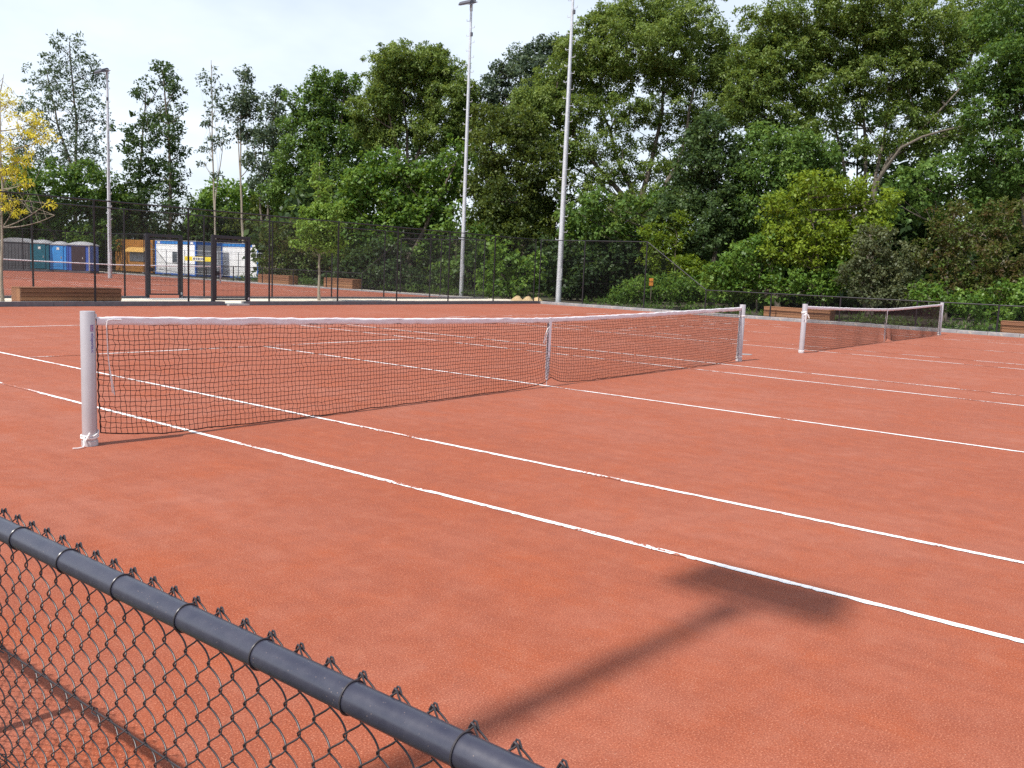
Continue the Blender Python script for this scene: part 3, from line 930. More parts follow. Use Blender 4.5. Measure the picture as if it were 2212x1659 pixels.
def planter(x, y, L, D, H, rz, label):
    root = empty('planter_bench', (x, y, 0), rz); tag(root, label, 'wooden planter', 'long hardwood planter benches')
    nrow = 4; ph = (H - 0.03) / nrow; T = 0.035
    mf = plank(L, T, ph - 0.014); me = plank(D - 2 * T - 0.004, T, ph - 0.008); mv = MB().box((-T / 2, -(D / 2 - T) / 2 + 0.004, -(H - 0.03) / 2), (T / 2, (D / 2 - T) / 2 - 0.004, (H - 0.03) / 2), 0.006).mesh('plank', wood)
    for i in range(nrow):
        z = ph * (i + 0.5)
        for sg in (-1, 1):
            link('plank', mf, root, (random.uniform(-.003, .003), sg * (D / 2 - T / 2), z))
    for sg in (-1, 1):
        for k in (-1, 1):
            link('plank', mv, root, (sg * (L / 2 - T / 2 - 0.002), k * (D / 4 - T / 2), (H - 0.03) / 2))
    top = plank(L + 0.02, 0.085, 0.028); nt_ = int(D / 0.095)
    for i in range(nt_):
        link('plank', top, root, (0, -D / 2 + 0.045 + i * (D - 0.09) / (nt_ - 1), H - 0.014))
    return root


planter(2.83, 19.55, 2.95, 0.62, 0.50, 0, 'long reddish wooden planter behind the near fence at the left edge')
planter(26.65, 34.6, 2.6, 0.75, 0.62, R(90), 'wooden planter left of the young tree trunk, below the dark trees')
planter(26.65, 40.9, 3.2, 0.75, 0.60, R(90), 'wooden planter at the foot of the white cabin with blue frame')
planter(26.1, 6.1, 2.75, 0.62, 0.52, R(90), 'wooden planter seen through the left half of the second net')
planter(26.1, -2.7, 2.75, 0.62, 0.52, R(90), 'wooden planter cut by the right edge of the picture')

# ------------------------------------------------------------------ floodlight masts
def mast(x, y, H, face, label, r0=0.14, lamp=True, detail=True):
    root = empty('floodlight_mast', (x, y, 0), 0); tag(root, label, 'floodlight mast', 'galvanised floodlight masts')
    pr = [(r0, -0.1), (r0, 0.0)]
    for k in range(1, 9): pr.append((r0 + (0.06 - r0) * k / 8, H * k / 8))
    MB().lathe(pr, 20).build('pole', steel, root)
    MB().box((-0.06, -r0 - 0.012, 1.15), (0.06, -r0 + 0.02, 1.75), 0.006).build('hatch', steel, root)
    fx = math.cos(face); fy = math.sin(face); sx, sy = -fy, fx
    if detail:
        mb = MB(); k = 0
        mr = MB()
        r_at = lambda z: r0 + (0.06 - r0) * z / H
        rung = None
        for z in np.arange(3.2, H - 0.8, 0.39):
            sg = 1 if k % 2 else -1; k += 1
            if rung is None:
                rung = MB().tube([(0.0, 0, 0), (0.22, 0, 0), (0.235, 0, 0.02), (0.235, 0, 0.10)], 0.015, 6).mesh('rung', steel)
            q = math.atan2(sy * sg, sx * sg)
            r = r_at(z) - 0.02
            link('rung', rung, root, (r * math.cos(q), r * math.sin(q), z), (0, 0, q))
        zc = np.linspace(1.6, H * 0.72, 20)
        ca = face + R(60)
        MB().tube([((r_at(z) + 0.17) * math.cos(ca), (r_at(z) + 0.17) * math.sin(ca), z) for z in zc], 0.016, 6).build('cable', dark_steel, root)
        for z in np.arange(1.8, H * 0.72, 1.1):
            MB().tube([(r_at(z) * math.cos(ca), r_at(z) * math.sin(ca), z), ((r_at(z) + .17) * math.cos(ca), (r_at(z) + .17) * math.sin(ca), z)], 0.008, 5).build('cable_bracket', dark_steel, root)
        MB().box((math.cos(ca) * .2 - .05, math.sin(ca) * .2 - .05, H - 1.7), (math.cos(ca) * .2 + .05, math.sin(ca) * .2 + .05, H - 1.5)).build('junction_box', dark_steel, root)
    if lamp:
        MB().lathe([(0.075, H - 0.35), (0.085, H - 0.30), (0.085, H - 0.05), (0.05, H + 0.02)], 16).build('collar', steel, root)
        head = empty('lamp_head', (0, 0, H + 0.12), face); head.parent = root
        # housing: shallow wedge tilted forward and down
        t = R(-20); c, s_ = math.cos(t), math.sin(t)
        def tr(p): return (p[0] * c - p[2] * s_, p[1], p[0] * s_ + p[2] * c)
        prof = [(0.08, 0.05), (0.16, 0.13), (0.50, 0.11), (0.64, 0.02), (0.64, -0.05), (0.12, -0.07)]
        Vh = [tr((px, -0.40, pz)) for px, pz in prof] + [tr((px, 0.40, pz)) for px, pz in prof]
        n = len(prof); Fh = [tuple(range(n)), tuple(range(2 * n - 1, n - 1, -1))] + [(i, i + n, (i + 1) % n + n, (i + 1) % n) for i in range(n)]
        MB().add(Vh, Fh).build('housing', dark_steel, head)
        Vg = [tr(p) for p in ((0.17, -0.36, -0.071), (0.60, -0.36, -0.054), (0.60, 0.36, -0.054), (0.17, 0.36, -0.071))]
        Vg2 = [tr(p) for p in ((0.17, -0.36, -0.083), (0.60, -0.36, -0.066), (0.60, 0.36, -0.066), (0.17, 0.36, -0.083))]
        MB().add(Vg + Vg2, [(0, 1, 2, 3), (7, 6, 5, 4), (0, 4, 5, 1), (1, 5, 6, 2), (2, 6, 7, 3), (3, 7, 4, 0)]).build('lens', lamp_glass, head)
        mb = MB()
        for sg in (-1, 1):
            mb.tube([(0.0, sg * 0.06, -0.10), (0.02, sg * 0.44, -0.06), (0.30, sg * 0.43, -0.08)], 0.02, 6)
        mb.tube([(0, 0, -0.14), (0, 0, 0.02), (-0.10, 0, 0.06), (-0.12, 0, -0.10), (0, 0, -0.22)], 0.016, 6)
        mb.build('bracket', steel, head)
    return root


mast(28.05, 26.2, 15.75, math.pi, 'tall galvanised floodlight mast with its lamp head at the top edge, left of two', 0.125)
mast(27.75, 19.3, 15.9, math.pi, 'tall galvanised floodlight mast with side steps, right of two', 0.145)
mast(18.6, 47.0, 12.4, math.pi, 'distant grey floodlight mast rising before the left trees', 0.13)
mast(-16.45, -4.40, 15.6, 0.0, 'floodlight mast behind the camera that throws the long shadow on the clay', 0.125, True, False)

# ------------------------------------------------------------------ cabins, toilets, site fence
blue = simple('blue_paint', (0.035, 0.14, 0.48), 0.5, 0, 0.12, 3)
white_panel = simple('white_panel', (0.86, 0.86, 0.86), 0.55, 0, 0.04, 3)
grey_panel = simple('grey_panel', (0.40, 0.40, 0.42), 0.6, 0, 0.1, 3)
orange = simple('orange_paint', (0.38, 0.165, 0.035), 0.55, 0, 0.15, 2)
orange_light = simple('orange_flap', (0.56, 0.33, 0.09), 0.55, 0, 0.12, 4)
glass_dark = simple('window_glass', (0.035, 0.045, 0.055), 0.1, 0, 0.1, 2)
teal = simple('teal_plastic', (0.015, 0.125, 0.175), 0.5, 0, 0.12, 3)
azure = simple('azure_plastic', (0.045, 0.28, 0.66), 0.5, 0, 0.15, 3)
navy = simple('navy_plastic', (0.04, 0.10, 0.38), 0.5, 0, 0.12, 3)
lightgrey = simple('grey_plastic', (0.30, 0.30, 0.31), 0.6, 0, 0.1, 4)
greybrown = simple('container_grey', (0.10, 0.097, 0.105), 0.6, 0, 0.15, 2)
doorway_shade = simple('interior_shade', (0.036, 0.024, 0.030), 0.8, 0, 0.2, 3)
banner_y = simple('banner_yellow', (0.80, 0.62, 0.04), 0.6, 0, 0.1, 5)
banner_w = simple('banner_white', (0.75, 0.74, 0.70), 0.6, 0, 0.1, 5)


def cabin(x, y, W_, L, H, label, wins):
    """box with its long side along +Y at x, short end at y; blue corner frame, ribbed blue eaves"""
    root = empty('site_cabin', (x, y, 0)); tag(root, label, 'site cabin', 'white site cabins with blue frames')
    MB().box((0.03, 0.03, 0.12), (W_ - 0.03, L - 0.03, H - 0.06)).build('wall', white_panel, root)
    MB().box((0.13, 0.012, 0.14), (W_ - 0.13, 0.05, H - 0.2)).build('end_wall', grey_panel, root)
    MB().box((0.85, -0.012, 0.16), (1.70, 0.03, 2.15), 0.006).build('door', grey_panel, root)
    for (cx, cy) in ((0, 0), (W_ - 0.16, 0), (0, L - 0.16), (W_ - 0.16, L - 0.16)):
        MB().box((cx, cy, 0), (cx + 0.16, cy + 0.16, H), 0.01).build('corner_post', blue, root)
    fr = MB()
    fr.box((0.005, 0.163, H - 0.24), (0.08, L - 0.163, H - 0.02)); fr.box((0.163, 0.005, H - 0.24), (W_ - 0.163, 0.08, H - 0.02))
    fr.box((0.005, 0.163, 0.0), (0.08, L - 0.163, 0.14)); fr.box((0.163, 0.005, 0), (W_ - 0.163, 0.08, 0.12))
    fr.build('edge_beam', blue, root)
    mb = MB()
    for k in np.arange(1.0, L - 1.1, 0.13): mb.box((-0.016, k, H - 0.225), (0.003, k + 0.07, H - 0.035))
    o = mb.build('beam_rib', azure, root); o['kind'] = 'stuff'
    for k in (0.35, L - 0.75): MB().box((-0.008, k, H - 0.21), (0.003, k + 0.40, H - 0.05)).build('name_plate', banner_w, root)
    for (a, b, z0, z1) in wins:
        f = MB().box((0.0, a, z0), (0.028, b, z1), 0.005).build('window', grey_panel, root)
        MB().box((-0.010, a + 0.05, z0 + 0.05), (-0.0015, b - 0.05, z1 - 0.05)).build('pane', glass_dark, f)
    MB().box((-0.02, -0.02, H + 0.003), (W_ + 0.02, L + 0.02, H + 0.05), 0.01).build('roof', grey_panel, root)
    return root


cabin(30.35, 56.05, 2.44, 5.9, 2.72, 'white site cabin with blue frame and dark window, seen through the rear gate', [(2.6, 3.35, 1.0, 1.9)])
cabin(33.3, 52.1, 2.44, 5.9, 2.72, 'white site cabin with blue ribbed eaves, seen through the near gate', [])

root = empty('site_hut', (30.4, 62.4, 0)); tag(root, 'orange site hut with a raised pale flap over its grey hatch', 'site hut')
MB().box((0, 0, 0.05), (2.6, 6.0, 2.75), 0.02).build('wall', orange, root)
MB().box((-0.02, 0.5, 0.95), (-0.003, 3.6, 1.75)).build('hatch', grey_panel, root)
MB().add([(-0.02, 0.45, 2.10), (-0.02, 3.7, 2.10), (-0.55, 3.7, 1.72), (-0.55, 0.45, 1.72), (-0.02, 0.45, 2.13), (-0.02, 3.7, 2.13), (-0.55, 3.7, 1.75), (-0.55, 0.45, 1.75)],
         [(3, 2, 1, 0), (4, 5, 6, 7), (0, 1, 5, 4), (1, 2, 6, 5), (2, 3, 7, 6), (3, 0, 4, 7)]).build('flap', orange_light, root)
mb = MB()
for k in np.arange(0.15, 5.9, 0.3): mb.box((-0.014, k, 2.2), (-0.002, k + 0.15, 2.7))
mb.build('ribbing', orange, root)


def toilet(x, y, rz, w, d, h, body, roofm, label, open_door=False):
    root = empty('portable_toilet', (x, y, 0), rz); tag(root, label, 'portable toilet', 'portable toilets behind the far fence')
    MB().box((-w / 2, 0, 0.0), (w / 2, d, 0.16), 0.01).build('base', greybrown, root)
    MB().box((-w / 2 + .02, 0.02, 0.163), (w / 2 - .02, d - .02, h - 0.2), 0.02).build('cabin_wall', body, root)
    dm = doorway_shade if open_door else body  # open doorway is a solid panel, its inside shade put into the colour
    MB().box((-w * 0.30, -0.02, 0.2), (w * 0.30, 0.012, h - 0.32), 0.012).build('door', dm, root)
    for sg in (-1, 1):
        MB().box((sg * (w / 2 - 0.06) - 0.05, -0.015, 0.17), (sg * (w / 2 - 0.06) + 0.05, 0.03, h - 0.2), 0.012).build('corner_trim', lightgrey if sg == 1 and open_door else body, root)
    MB().box((-0.05 + w * .2, -0.035, 1.0), (0.02 + w * .2, -0.022, 1.15), 0.004).build('latch', lightgrey, root)
    # domed roof
    Vr = []; nx_, ny_ = 8, 4
    for i in range(nx_ + 1):
        for j in range(ny_ + 1):
            u = i / nx_ * 2 - 1; v = j / ny_ * 2 - 1
            Vr.append((u * w * 0.52, d / 2 + v * d * 0.54, h - 0.2 + 0.24 * (1 - abs(u) ** 3) * (1 - abs(v) ** 3)))
    Fr = [(i * (ny_ + 1) + j, (i + 1) * (ny_ + 1) + j, (i + 1) * (ny_ + 1) + j + 1, i * (ny_ + 1) + j + 1) for i in range(nx_) for j in range(ny_)]
    mb = MB().add(Vr, Fr, True); mb.box((-w * .52, -d * .04, h - 0.26), (w * .52, d * 1.04, h - 0.205)); mb.build('roof', roofm, root)
    if not open_door: MB().box((-0.10, -0.032, 1.62), (0.08, -0.024, 1.80)).build('sticker', banner_w, root)
    return root


face = math.atan2(FWD[1], FWD[0]) - math.pi / 2
def on_ray(px3264, depth):      # ground point under a picture column at a given depth
    q = P2(px3264 / 1.47559, 560, depth); return q[0], q[1]
x, y = on_ray(50, 66); root = empty('storage_container', (x, y, 0), face + R(6)); tag(root, 'grey storage container with pale domed top at the far left', 'container')
MB().box((-1.25, 0, 0), (1.03, 2.3, 2.05), 0.02).build('wall', greybrown, root)
mb = MB()
for k in np.arange(-1.1, 0.9, 0.24): mb.box((k, -0.02, 0.15), (k + 0.10, -0.002, 1.95))
mb.build('ribbing', greybrown, root)
Vr = []
for i in range(9):
    for j in range(2): Vr.append((-1.3 + 2.38 * i / 8, -0.05 + 2.4 * j, 2.06 + 0.32 * math.sin(math.pi * i / 8)))
for i in range(9):
    for j in range(2): Vr.append((-1.3 + 2.38 * i / 8, -0.05 + 2.4 * j, 2.055))
Fr = [(2 * i, 2 * i + 2, 2 * i + 3, 2 * i + 1) for i in range(8)] + [(2 * i, 18 + 2 * i, 20 + 2 * i, 2 * i + 2) for i in range(8)]
MB().add(Vr, Fr).build('roof', lightgrey, root)
x, y = on_ray(127, 65.6); toilet(x, y, face + R(4), 1.36, 1.2, 2.28, teal, lightgrey, 'teal portable toilet with a small pale sticker')
x, y = on_ray(186, 65.4); toilet(x, y, face + R(10), 1.14, 1.1, 2.22, azure, lightgrey, 'bright azure portable toilet with a grey roof')
x, y = on_ray(250, 65.2); toilet(x, y, face - R(3), 1.75, 1.3, 2.26, navy, lightgrey, 'dark blue toilet cabin with a dark panel as open doorway', True)

# temporary site fence panels and banner
def site_panel(ax, ay, bx, by, label):
    d = math.hypot(bx - ax, by - ay); root = empty('site_fence_panel', (ax, ay, 0), math.atan2(by - ay, bx - ax)); tag(root, label, 'site fence', 'temporary mesh fence panels by the cabins')
    mb = MB().tube([(0.02, 0, 0.1), (0.02, 0, 2.0), (d - 0.05, 0, 2.0), (d - 0.05, 0, 0.1)], 0.021, 8); mb.tube([(0.02, 0, 0.25), (d - 0.05, 0, 0.25)], 0.018, 6); mb.build('frame', steel, root)
    mb = MB()
    for k in np.arange(0.12, d - 0.1, 0.20): mb.tube([(k, 0, 0.25), (k, 0, 2.0)], 0.0013, 3)
    for z in (0.45, 0.75, 1.05, 1.35, 1.7): mb.tube([(0.02, 0, z), (d - 0.05, 0, z)], 0.003, 3)
    o = mb.build('wire_mesh', steel, root); o['kind'] = 'stuff'
    MB().box((-0.1, -0.3, 0), (0.1, 0.3, 0.12), 0.02).build('foot', concrete, root)
    return root


sp_pts = [(29.3, 61.5), (29.2, 58.3), (28.8, 55.1), (29.9, 52.4), (29.6, 49.4), (29.9, 46.6)]
labs = ['mesh site fence panel before the orange hut', 'mesh site fence panel before the window of the left white cabin', 'mesh site fence panel that carries the yellow banner', 'mesh site fence panel before the long white cabin wall', 'mesh site fence panel before the grey end of the right cabin']
for i in range(5): site_panel(*sp_pts[i], *sp_pts[i + 1], labs[i])
ax, ay = sp_pts[2]; bx, by = sp_pts[3]
root = empty('banner', (ax - 0.05, ay - 0.03, 0), math.atan2(by - ay, bx - ax)); tag(root, 'yellow and white banner tied to the site fence', 'banner')
MB().box((0.05, -0.05, 1.22), (2.75, -0.04, 1.56), 0.003).build('sheet', banner_y, root)
MB().box((0.75, -0.055, 1.26), (1.85, -0.052, 1.52)).build('print_panel', banner_w, root)
mb = MB()
for k, (u, w_) in enumerate(((0.82, .16), (1.05, .1), (1.2, .2), (1.46, .12), (1.63, .14))): mb.box((u, -0.060, 1.32), (u + w_, -0.057, 1.46))
mb.build('print_block', simple('print_dark', (0.12, 0.12, 0.16), 0.6), root)

# net of the court behind
root = empty('far_net', (16.1, 41.1, 0)); tag(root, 'distant net with thin white band on the courts behind the fence', 'tennis net')
xs = np.linspace(-6.35, 6.35, 30)
mb = MB(); mb.tube([(x, 0, float(net_top(x)) - 0.03) for x in xs], 0.03, 8); mb.build('headband', band_mat, root)
V = []; F = []; 
V, F, P_ = net_mesh_np(6.35, 21, 0.0022, 0.3); o = link('cord_mesh', np_mesh('cord_mesh', V, F, cord_mat), root); o['kind'] = 'stuff'
for sx in (-6.4, 6.4): MB().lathe([(0.05, 0), (0.05, 1.08)], 14, (sx, 0)).build('net_post', post_mat, root)

# sand heaps and little marker
rg = np.random.default_rng(8)
for (px_, r, h) in ((1655, 0.46, 0.30), (1689, 0.42, 0.31), (1719, 0.44, 0.28)):
    x, y = on_ray(px_, 44.6 - 0.2 * (px_ == 1689))
    Vh = []; n = 28; m = 9
    for i in range(m + 1):
        for k in range(n):
            q = 2 * math.pi * k / n; rr = r * i / m * (1 + 0.10 * math.sin(3 * q + x) + 0.05 * math.sin(7 * q))
            Vh.append((rr * math.cos(q), rr * math.sin(q), h * (0.5 + 0.5 * math.cos(math.pi * i / m)) ** 0.9 + rg.normal(0, 0.012) - 0.01))
    Fh = [(i * n + k, (i + 1) * n + k, (i + 1) * n + (k + 1) % n, i * n + (k + 1) % n) for i in range(m) for k in range(n)]
    o = MB().add(Vh, Fh, True).build('sand_heap', sand_heap_mat, None, (x, y, 0))
    tag(o, {1655: 'left heap of three small yellow sand heaps', 1689: 'middle heap of three small yellow sand heaps', 1719: 'right heap of three small yellow sand heaps, nearest the thick mast'}[px_], 'sand heap', 'sand heaps at the corner of the courts')
mp_ = P2(2077 / 1.47559, 899 / 1.47559, 41.0)
root = empty('marker_sign', (mp_[0], mp_[1], 0)); tag(root, 'small orange marker by the last high fence post', 'marker')
zc = float(mp_[2])
MB().tube([(0, 0, 0), (0, 0, zc + 0.1)], 0.02, 8).build('stake', bark, root)
MB().box((-0.02, -0.09, zc - 0.16), (-0.045, 0.09, zc + 0.16), 0.006).build('plate', simple('marker_orange', (0.40, 0.16, 0.02), 0.6), root)

# ------------------------------------------------------------------ trees
def unit(v): return v / np.maximum(np.linalg.norm(v, axis=-1, keepdims=True), 1e-9)


def leaf_mesh(C, RS, per, rg, L, W, tint0, tspread=0.28, droop=0.35, out=None, dome=0.55):
    """leaf faces set as small domes of radius RS round the sprig centres C; every leaf is a folded quad"""
    n = len(C)
    ct = np.clip(tint0 + rg.normal(0, tspread * 0.8, n), 0, 1)
    c = np.repeat(C, per, 0); t = np.repeat(ct, per); rs = np.repeat(RS, per)[:, None]
    N_ = len(c)
    v = rg.normal(0, 1, (N_, 3)); v[:, 2] += dome
    if out is not None: v += np.repeat(out, per, 0) * 0.45
    v = unit(v)
    p = c + v * rs * (0.35 + 0.65 * rg.uniform(0, 1, (N_, 1)) ** 0.6) * np.array([1, 1, 0.75])
    p += rg.normal(0, 1, (N_, 3)) * rs * 0.16
    d = unit(rg.normal(0, 0.8, (N_, 3)) + v * 0.7 - np.array([0, 0, droop]))
    nr = v * 0.8 + rg.normal(0, 0.42, (N_, 3)) + np.array([0, 0, 0.45])
    s = unit(np.cross(d, nr)); nn = np.cross(s, d)
    sc = rg.uniform(0.6, 1.35, (N_, 1))
    a = p; b = p + d * L * 0.45 * sc + s * W * 0.5 * sc + nn * L * 0.06; e = p + d * L * sc - nn * L * 0.10; f = p + d * L * 0.45 * sc - s * W * 0.5 * sc + nn * L * 0.06
    V = np.stack([a, b, e, f], 1).reshape(-1, 3)
    F = np.arange(N_ * 4, dtype=np.int32).reshape(-1, 4)
    tl = np.clip(t + rg.normal(0, tspread * 0.5, N_), 0, 1)
    return V, F, np.repeat(tl, 4)


def bez(a, b, c, n):
    t = np.linspace(0, 1, n)[:, None]
    return (1 - t) ** 2 * a + 2 * t * (1 - t) * b + t ** 2 * c


def tree(name, label, cat, group, depth, lobes, leaf, base, seed, dens=1.0, L=0.24, W=0.13, spx=13.0, cover=1.25, tint=0.45,
         trunk_r=0.16, tmat=None, stems=None, droop=0.35, hollow=0.35, gap=0.25, twig=4, dz=0.5, zmin=0.15, limb=0.05, dome=0.55, shoots=0.10):
    """lobes: (px, py, rx, ry[, density]) of the crown in picture units at the given depth, turned into solid lobes there"""
    rg = np.random.default_rng(seed)
    k = depth / S0
    g = P2(base, 600, depth); B = np.array([g[0], g[1], 0.0])
    root = empty(name, tuple(B)); tag(root, label, cat, group)
    Cs = []; Os = []; Rs = []; centres = []
    per = int(np.clip(cover * math.pi * spx ** 2 / (L / k * W / k * 0.55), 12, 110))
    UP = np.array([0, 0, 1.0])
    for lo in lobes:
        cx, cy, rx, ry = lo[:4]; ld = lo[4] if len(lo) > 4 else 1.0
        zo = rg.uniform(-dz, dz) * rx * k
        c = P2(cx, cy, depth + zo)
        r = np.array([rx * k, max(rx, ry) * 0.9 * k, ry * k])
        n = max(3, int(rx * ry / (0.85 * spx ** 2) * 4.4 * dens * ld))
        u = unit(rg.normal(0, 1, (n, 3)))
        rad = hollow + (1.04 - hollow) * rg.uniform(0, 1, n) ** 0.5
        sh = rg.uniform(0, 1, n) < shoots
        rad = np.where(sh & (u[:, 2] > -0.2), rg.uniform(1.05, 1.38, n), rad)
        rad *= 1 + 0.16 * np.sin(u[:, 0] * 5 + seed) * np.sin(u[:, 2] * 4 + cx)
        q = u * rad[:, None] * r
        w = c + q[:, :1] * RGT + q[:, 1:2] * FWD + q[:, 2:] * UP
        ph = seed * 1.7
        f = 0.55 / max(0.5, spx * k * 2)
        nz = np.sin(w[:, 0] * f * 2.1 + ph) * np.sin(w[:, 1] * f * 2.4 + ph * 2) + np.sin(w[:, 2] * f * 2.7 + ph) * np.sin(w[:, 0] * f * 3.1 - ph) * 0.7
        keep = (nz > -1.0 + 1.5 * gap) & (w[:, 2] > zmin)
        rs = spx * k * rg.uniform(0.55, 1.45, n) * np.where(sh, 0.6, 1.0)
        Cs.append(w[keep]); Rs.append(rs[keep]); centres.append(c)
        Os.append(u[keep][:, :1] * RGT + u[keep][:, 1:2] * FWD + u[keep][:, 2:] * UP)
    C = np.concatenate(Cs); O = np.concatenate(Os); RS = np.concatenate(Rs)
    V, F, T = leaf_mesh(C, RS, per, rg, L, W, tint, droop=droop, out=O, dome=dome)
    V[:, 2] = np.maximum(V[:, 2], 0.02)
    link('crown', np_mesh('crown', V - B, F, lf[leaf], False, T), root)
    # trunk and limbs
    tm = tmat or bark
    centres = np.array(centres)
    if stems is None:
        tp = centres[np.argmax(centres[:, 2])]
        stems = [[(B[0], B[1], 0), tuple(B * 0.6 + tp * 0.4 + np.array([rg.normal(0, .2), rg.normal(0, .2), 0])), tuple(tp)]]
    else:
        stems = [[tuple(B)] + [tuple(P2(px, py, depth + zd)) for (px, py, zd) in st] for st in stems]
    mb = MB(); spine = []
    for st in stems:
        pts = np.array(st, float)
        # resample through the control points
        d = np.r_[0, np.cumsum(np.linalg.norm(np.diff(pts, axis=0), axis=1))]
        tt = np.linspace(0, d[-1], 12)
        q = np.stack([np.interp(tt, d, pts[:, i]) for i in range(3)], -1)
        q[1:-1] = (q[:-2] + 2 * q[1:-1] + q[2:]) / 4
        q[1:-1, :2] += rg.normal(0, trunk_r * 0.25, (10, 2))
        rr = trunk_r * (1 - 0.80 * np.linspace(0, 1, 12) ** 0.9)
        rr[0] *= 1.25
        mb.tube([tuple(p - B) for p in q], list(rr), 8); spine.append(q)
    mb.build('trunk', tm, root)
    sp_ = np.concatenate(spine)
    mb = MB()
    for i, c in enumerate(centres):
        low = sp_[sp_[:, 2] < c[2] - 0.15 * np.linalg.norm(c[:2] - B[:2])]
        if len(low) == 0: low = sp_[:3]
        j = np.argmin(np.linalg.norm(low - c, axis=1)); s0 = low[j]
        ctrl = s0 * 0.45 + c * 0.55 + np.array([0, 0, -0.12 * np.linalg.norm(c - s0)])
        pts = bez(s0, ctrl, c, 7)
        r0 = min(limb * 1.3, trunk_r * 0.5)
        mb.tube([tuple(p - B) for p in pts], list(np.linspace(r0, r0 * 0.35, 7)), 5)
        near = C[np.argsort(np.linalg.norm(C - c, axis=1) * rg.uniform(0.6, 1.4, len(C)))[:120]]
        for _ in range(twig):
            e = near[rg.integers(len(near))]; a = pts[rg.integers(2, 7)]
            mb.tube([tuple(p - B) for p in bez(a, (a + e) / 2 + rg.normal(0, .08, 3), e, 4)], [r0 * 0.32, r0 * .26, r0 * .2, r0 * .1], 4)
    mb.build('branches', tm, root)
    return root


TG = 'trees in the wood round the courts'
SG = 'bushes along the fences'
# far left, beyond the portable toilets
tree('tall_tree', 'tall airy grey green tree left of the distant mast', 'tree', TG, 82,
     [(150, 110, 36, 36), (115, 165, 48, 45), (185, 165, 44, 50), (85, 235, 44, 45), (150, 240, 66, 55), (205, 255, 30, 55), (130, 325, 80, 50), (60, 330, 50, 45), (200, 340, 40, 40)],
     'blue', 160, 11, 0.42, 0.24, 0.13, 8, 0.9, 0.5, 0.22, stems=[[(164, 400, 0), (165, 270, 0), (150, 90, 0)], [(164, 400, 0), (120, 250, 2), (100, 150, 2)]], hollow=0.15, gap=0.30, twig=7)
tree('broad_tree', 'broad dark maple crown behind the portable toilets', 'tree', TG, 78,
     [(30, 400, 60, 50), (115, 410, 70, 55), (190, 410, 60, 55), (240, 460, 50, 45), (150, 470, 80, 45), (50, 475, 70, 45), (-30, 440, 60, 60), (90, 520, 70, 25), (200, 520, 70, 25)],
     'green', 175, 12, 1.2, 0.28, 0.18, 13, 1.2, 0.35, 0.22, gap=0.2)
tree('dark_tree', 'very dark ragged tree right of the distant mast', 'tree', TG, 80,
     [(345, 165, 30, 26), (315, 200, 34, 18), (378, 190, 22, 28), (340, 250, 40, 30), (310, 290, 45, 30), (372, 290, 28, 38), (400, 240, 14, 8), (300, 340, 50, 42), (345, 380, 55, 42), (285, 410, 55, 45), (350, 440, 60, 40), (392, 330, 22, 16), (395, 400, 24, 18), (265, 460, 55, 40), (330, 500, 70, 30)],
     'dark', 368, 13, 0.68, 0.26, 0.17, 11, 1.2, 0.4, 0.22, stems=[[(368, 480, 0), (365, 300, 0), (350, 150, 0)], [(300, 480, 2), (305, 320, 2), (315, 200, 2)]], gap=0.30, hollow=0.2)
tree('slender_tree', 'thinnest sparse tree standing alone against the sky', 'tree', TG, 76,
     [(457, 140, 8, 18), (455, 185, 20, 32), (466, 230, 22, 18), (448, 262, 20, 12), (472, 300, 22, 20), (450, 325, 20, 12), (440, 352, 13, 10), (470, 375, 14, 10)],
     'blue', 467, 14, 0.5, 0.26, 0.14, 7, 0.9, 0.3, 0.11, tmat=bark_pale, stems=[[(464, 480, 0), (461, 390, 0), (458, 260, 0), (456, 130, 0)], [(464, 420, 0), (478, 350, 0), (482, 300, 0)]], hollow=0.1, gap=0.3, twig=3, limb=0.03)
tree('slender_tree', 'slender two stemmed tree with a leafy upper half, behind the near gate', 'tree', TG, 76,
     [(532, 165, 14, 22), (522, 210, 32, 22), (518, 248, 34, 18), (545, 230, 24, 24), (505, 285, 18, 13), (550, 300, 26, 26), (545, 350, 24, 20)],
     'blue', 527, 15, 0.95, 0.26, 0.15, 9, 1.2, 0.3, 0.13, tmat=bark_pale, stems=[[(522, 440, 0), (519, 330, 0), (520, 230, 0), (533, 150, 0)], [(522, 440, 0), (515, 330, 0), (512, 260, 0)]], hollow=0.1, gap=0.25, twig=4, limb=0.035)
tree('slender_tree', 'ragged slender tree beside the dense wood edge', 'tree', TG, 74,
     [(598, 205, 18, 20), (590, 240, 32, 26), (578, 300, 28, 34), (612, 290, 36, 36), (598, 355, 34, 36), (562, 385, 28, 26), (600, 410, 30, 24)],
     'blue', 577, 16, 0.95, 0.26, 0.16, 9, 1.2, 0.35, 0.14, stems=[[(578, 430, 0), (586, 320, 0), (597, 200, 0)], [(560, 430, 1), (566, 340, 1), (575, 260, 1)]], hollow=0.15, gap=0.28, twig=4)
tree('round_tree', 'small bright green round tree low behind the slender stems', 'tree', TG, 90,
     [(490, 425, 52, 40), (455, 455, 38, 40), (530, 445, 45, 40), (490, 490, 70, 40), (430, 500, 40, 35)],
     'lime', 492, 17, 0.95, 0.36, 0.22, 13, 1.2, 0.45, 0.2)
tree('leafy_tree', 'mid green leafy trees behind the cabins and slender stems', 'tree', TG, 80,
     [(590, 440, 45, 45), (560, 490, 50, 45), (620, 470, 45, 50), (640, 520, 45, 50), (590, 540, 50, 40)],
     'ivy', 600, 18, 0.8, 0.30, 0.18, 13, 1.2, 0.45, 0.18, gap=0.15)
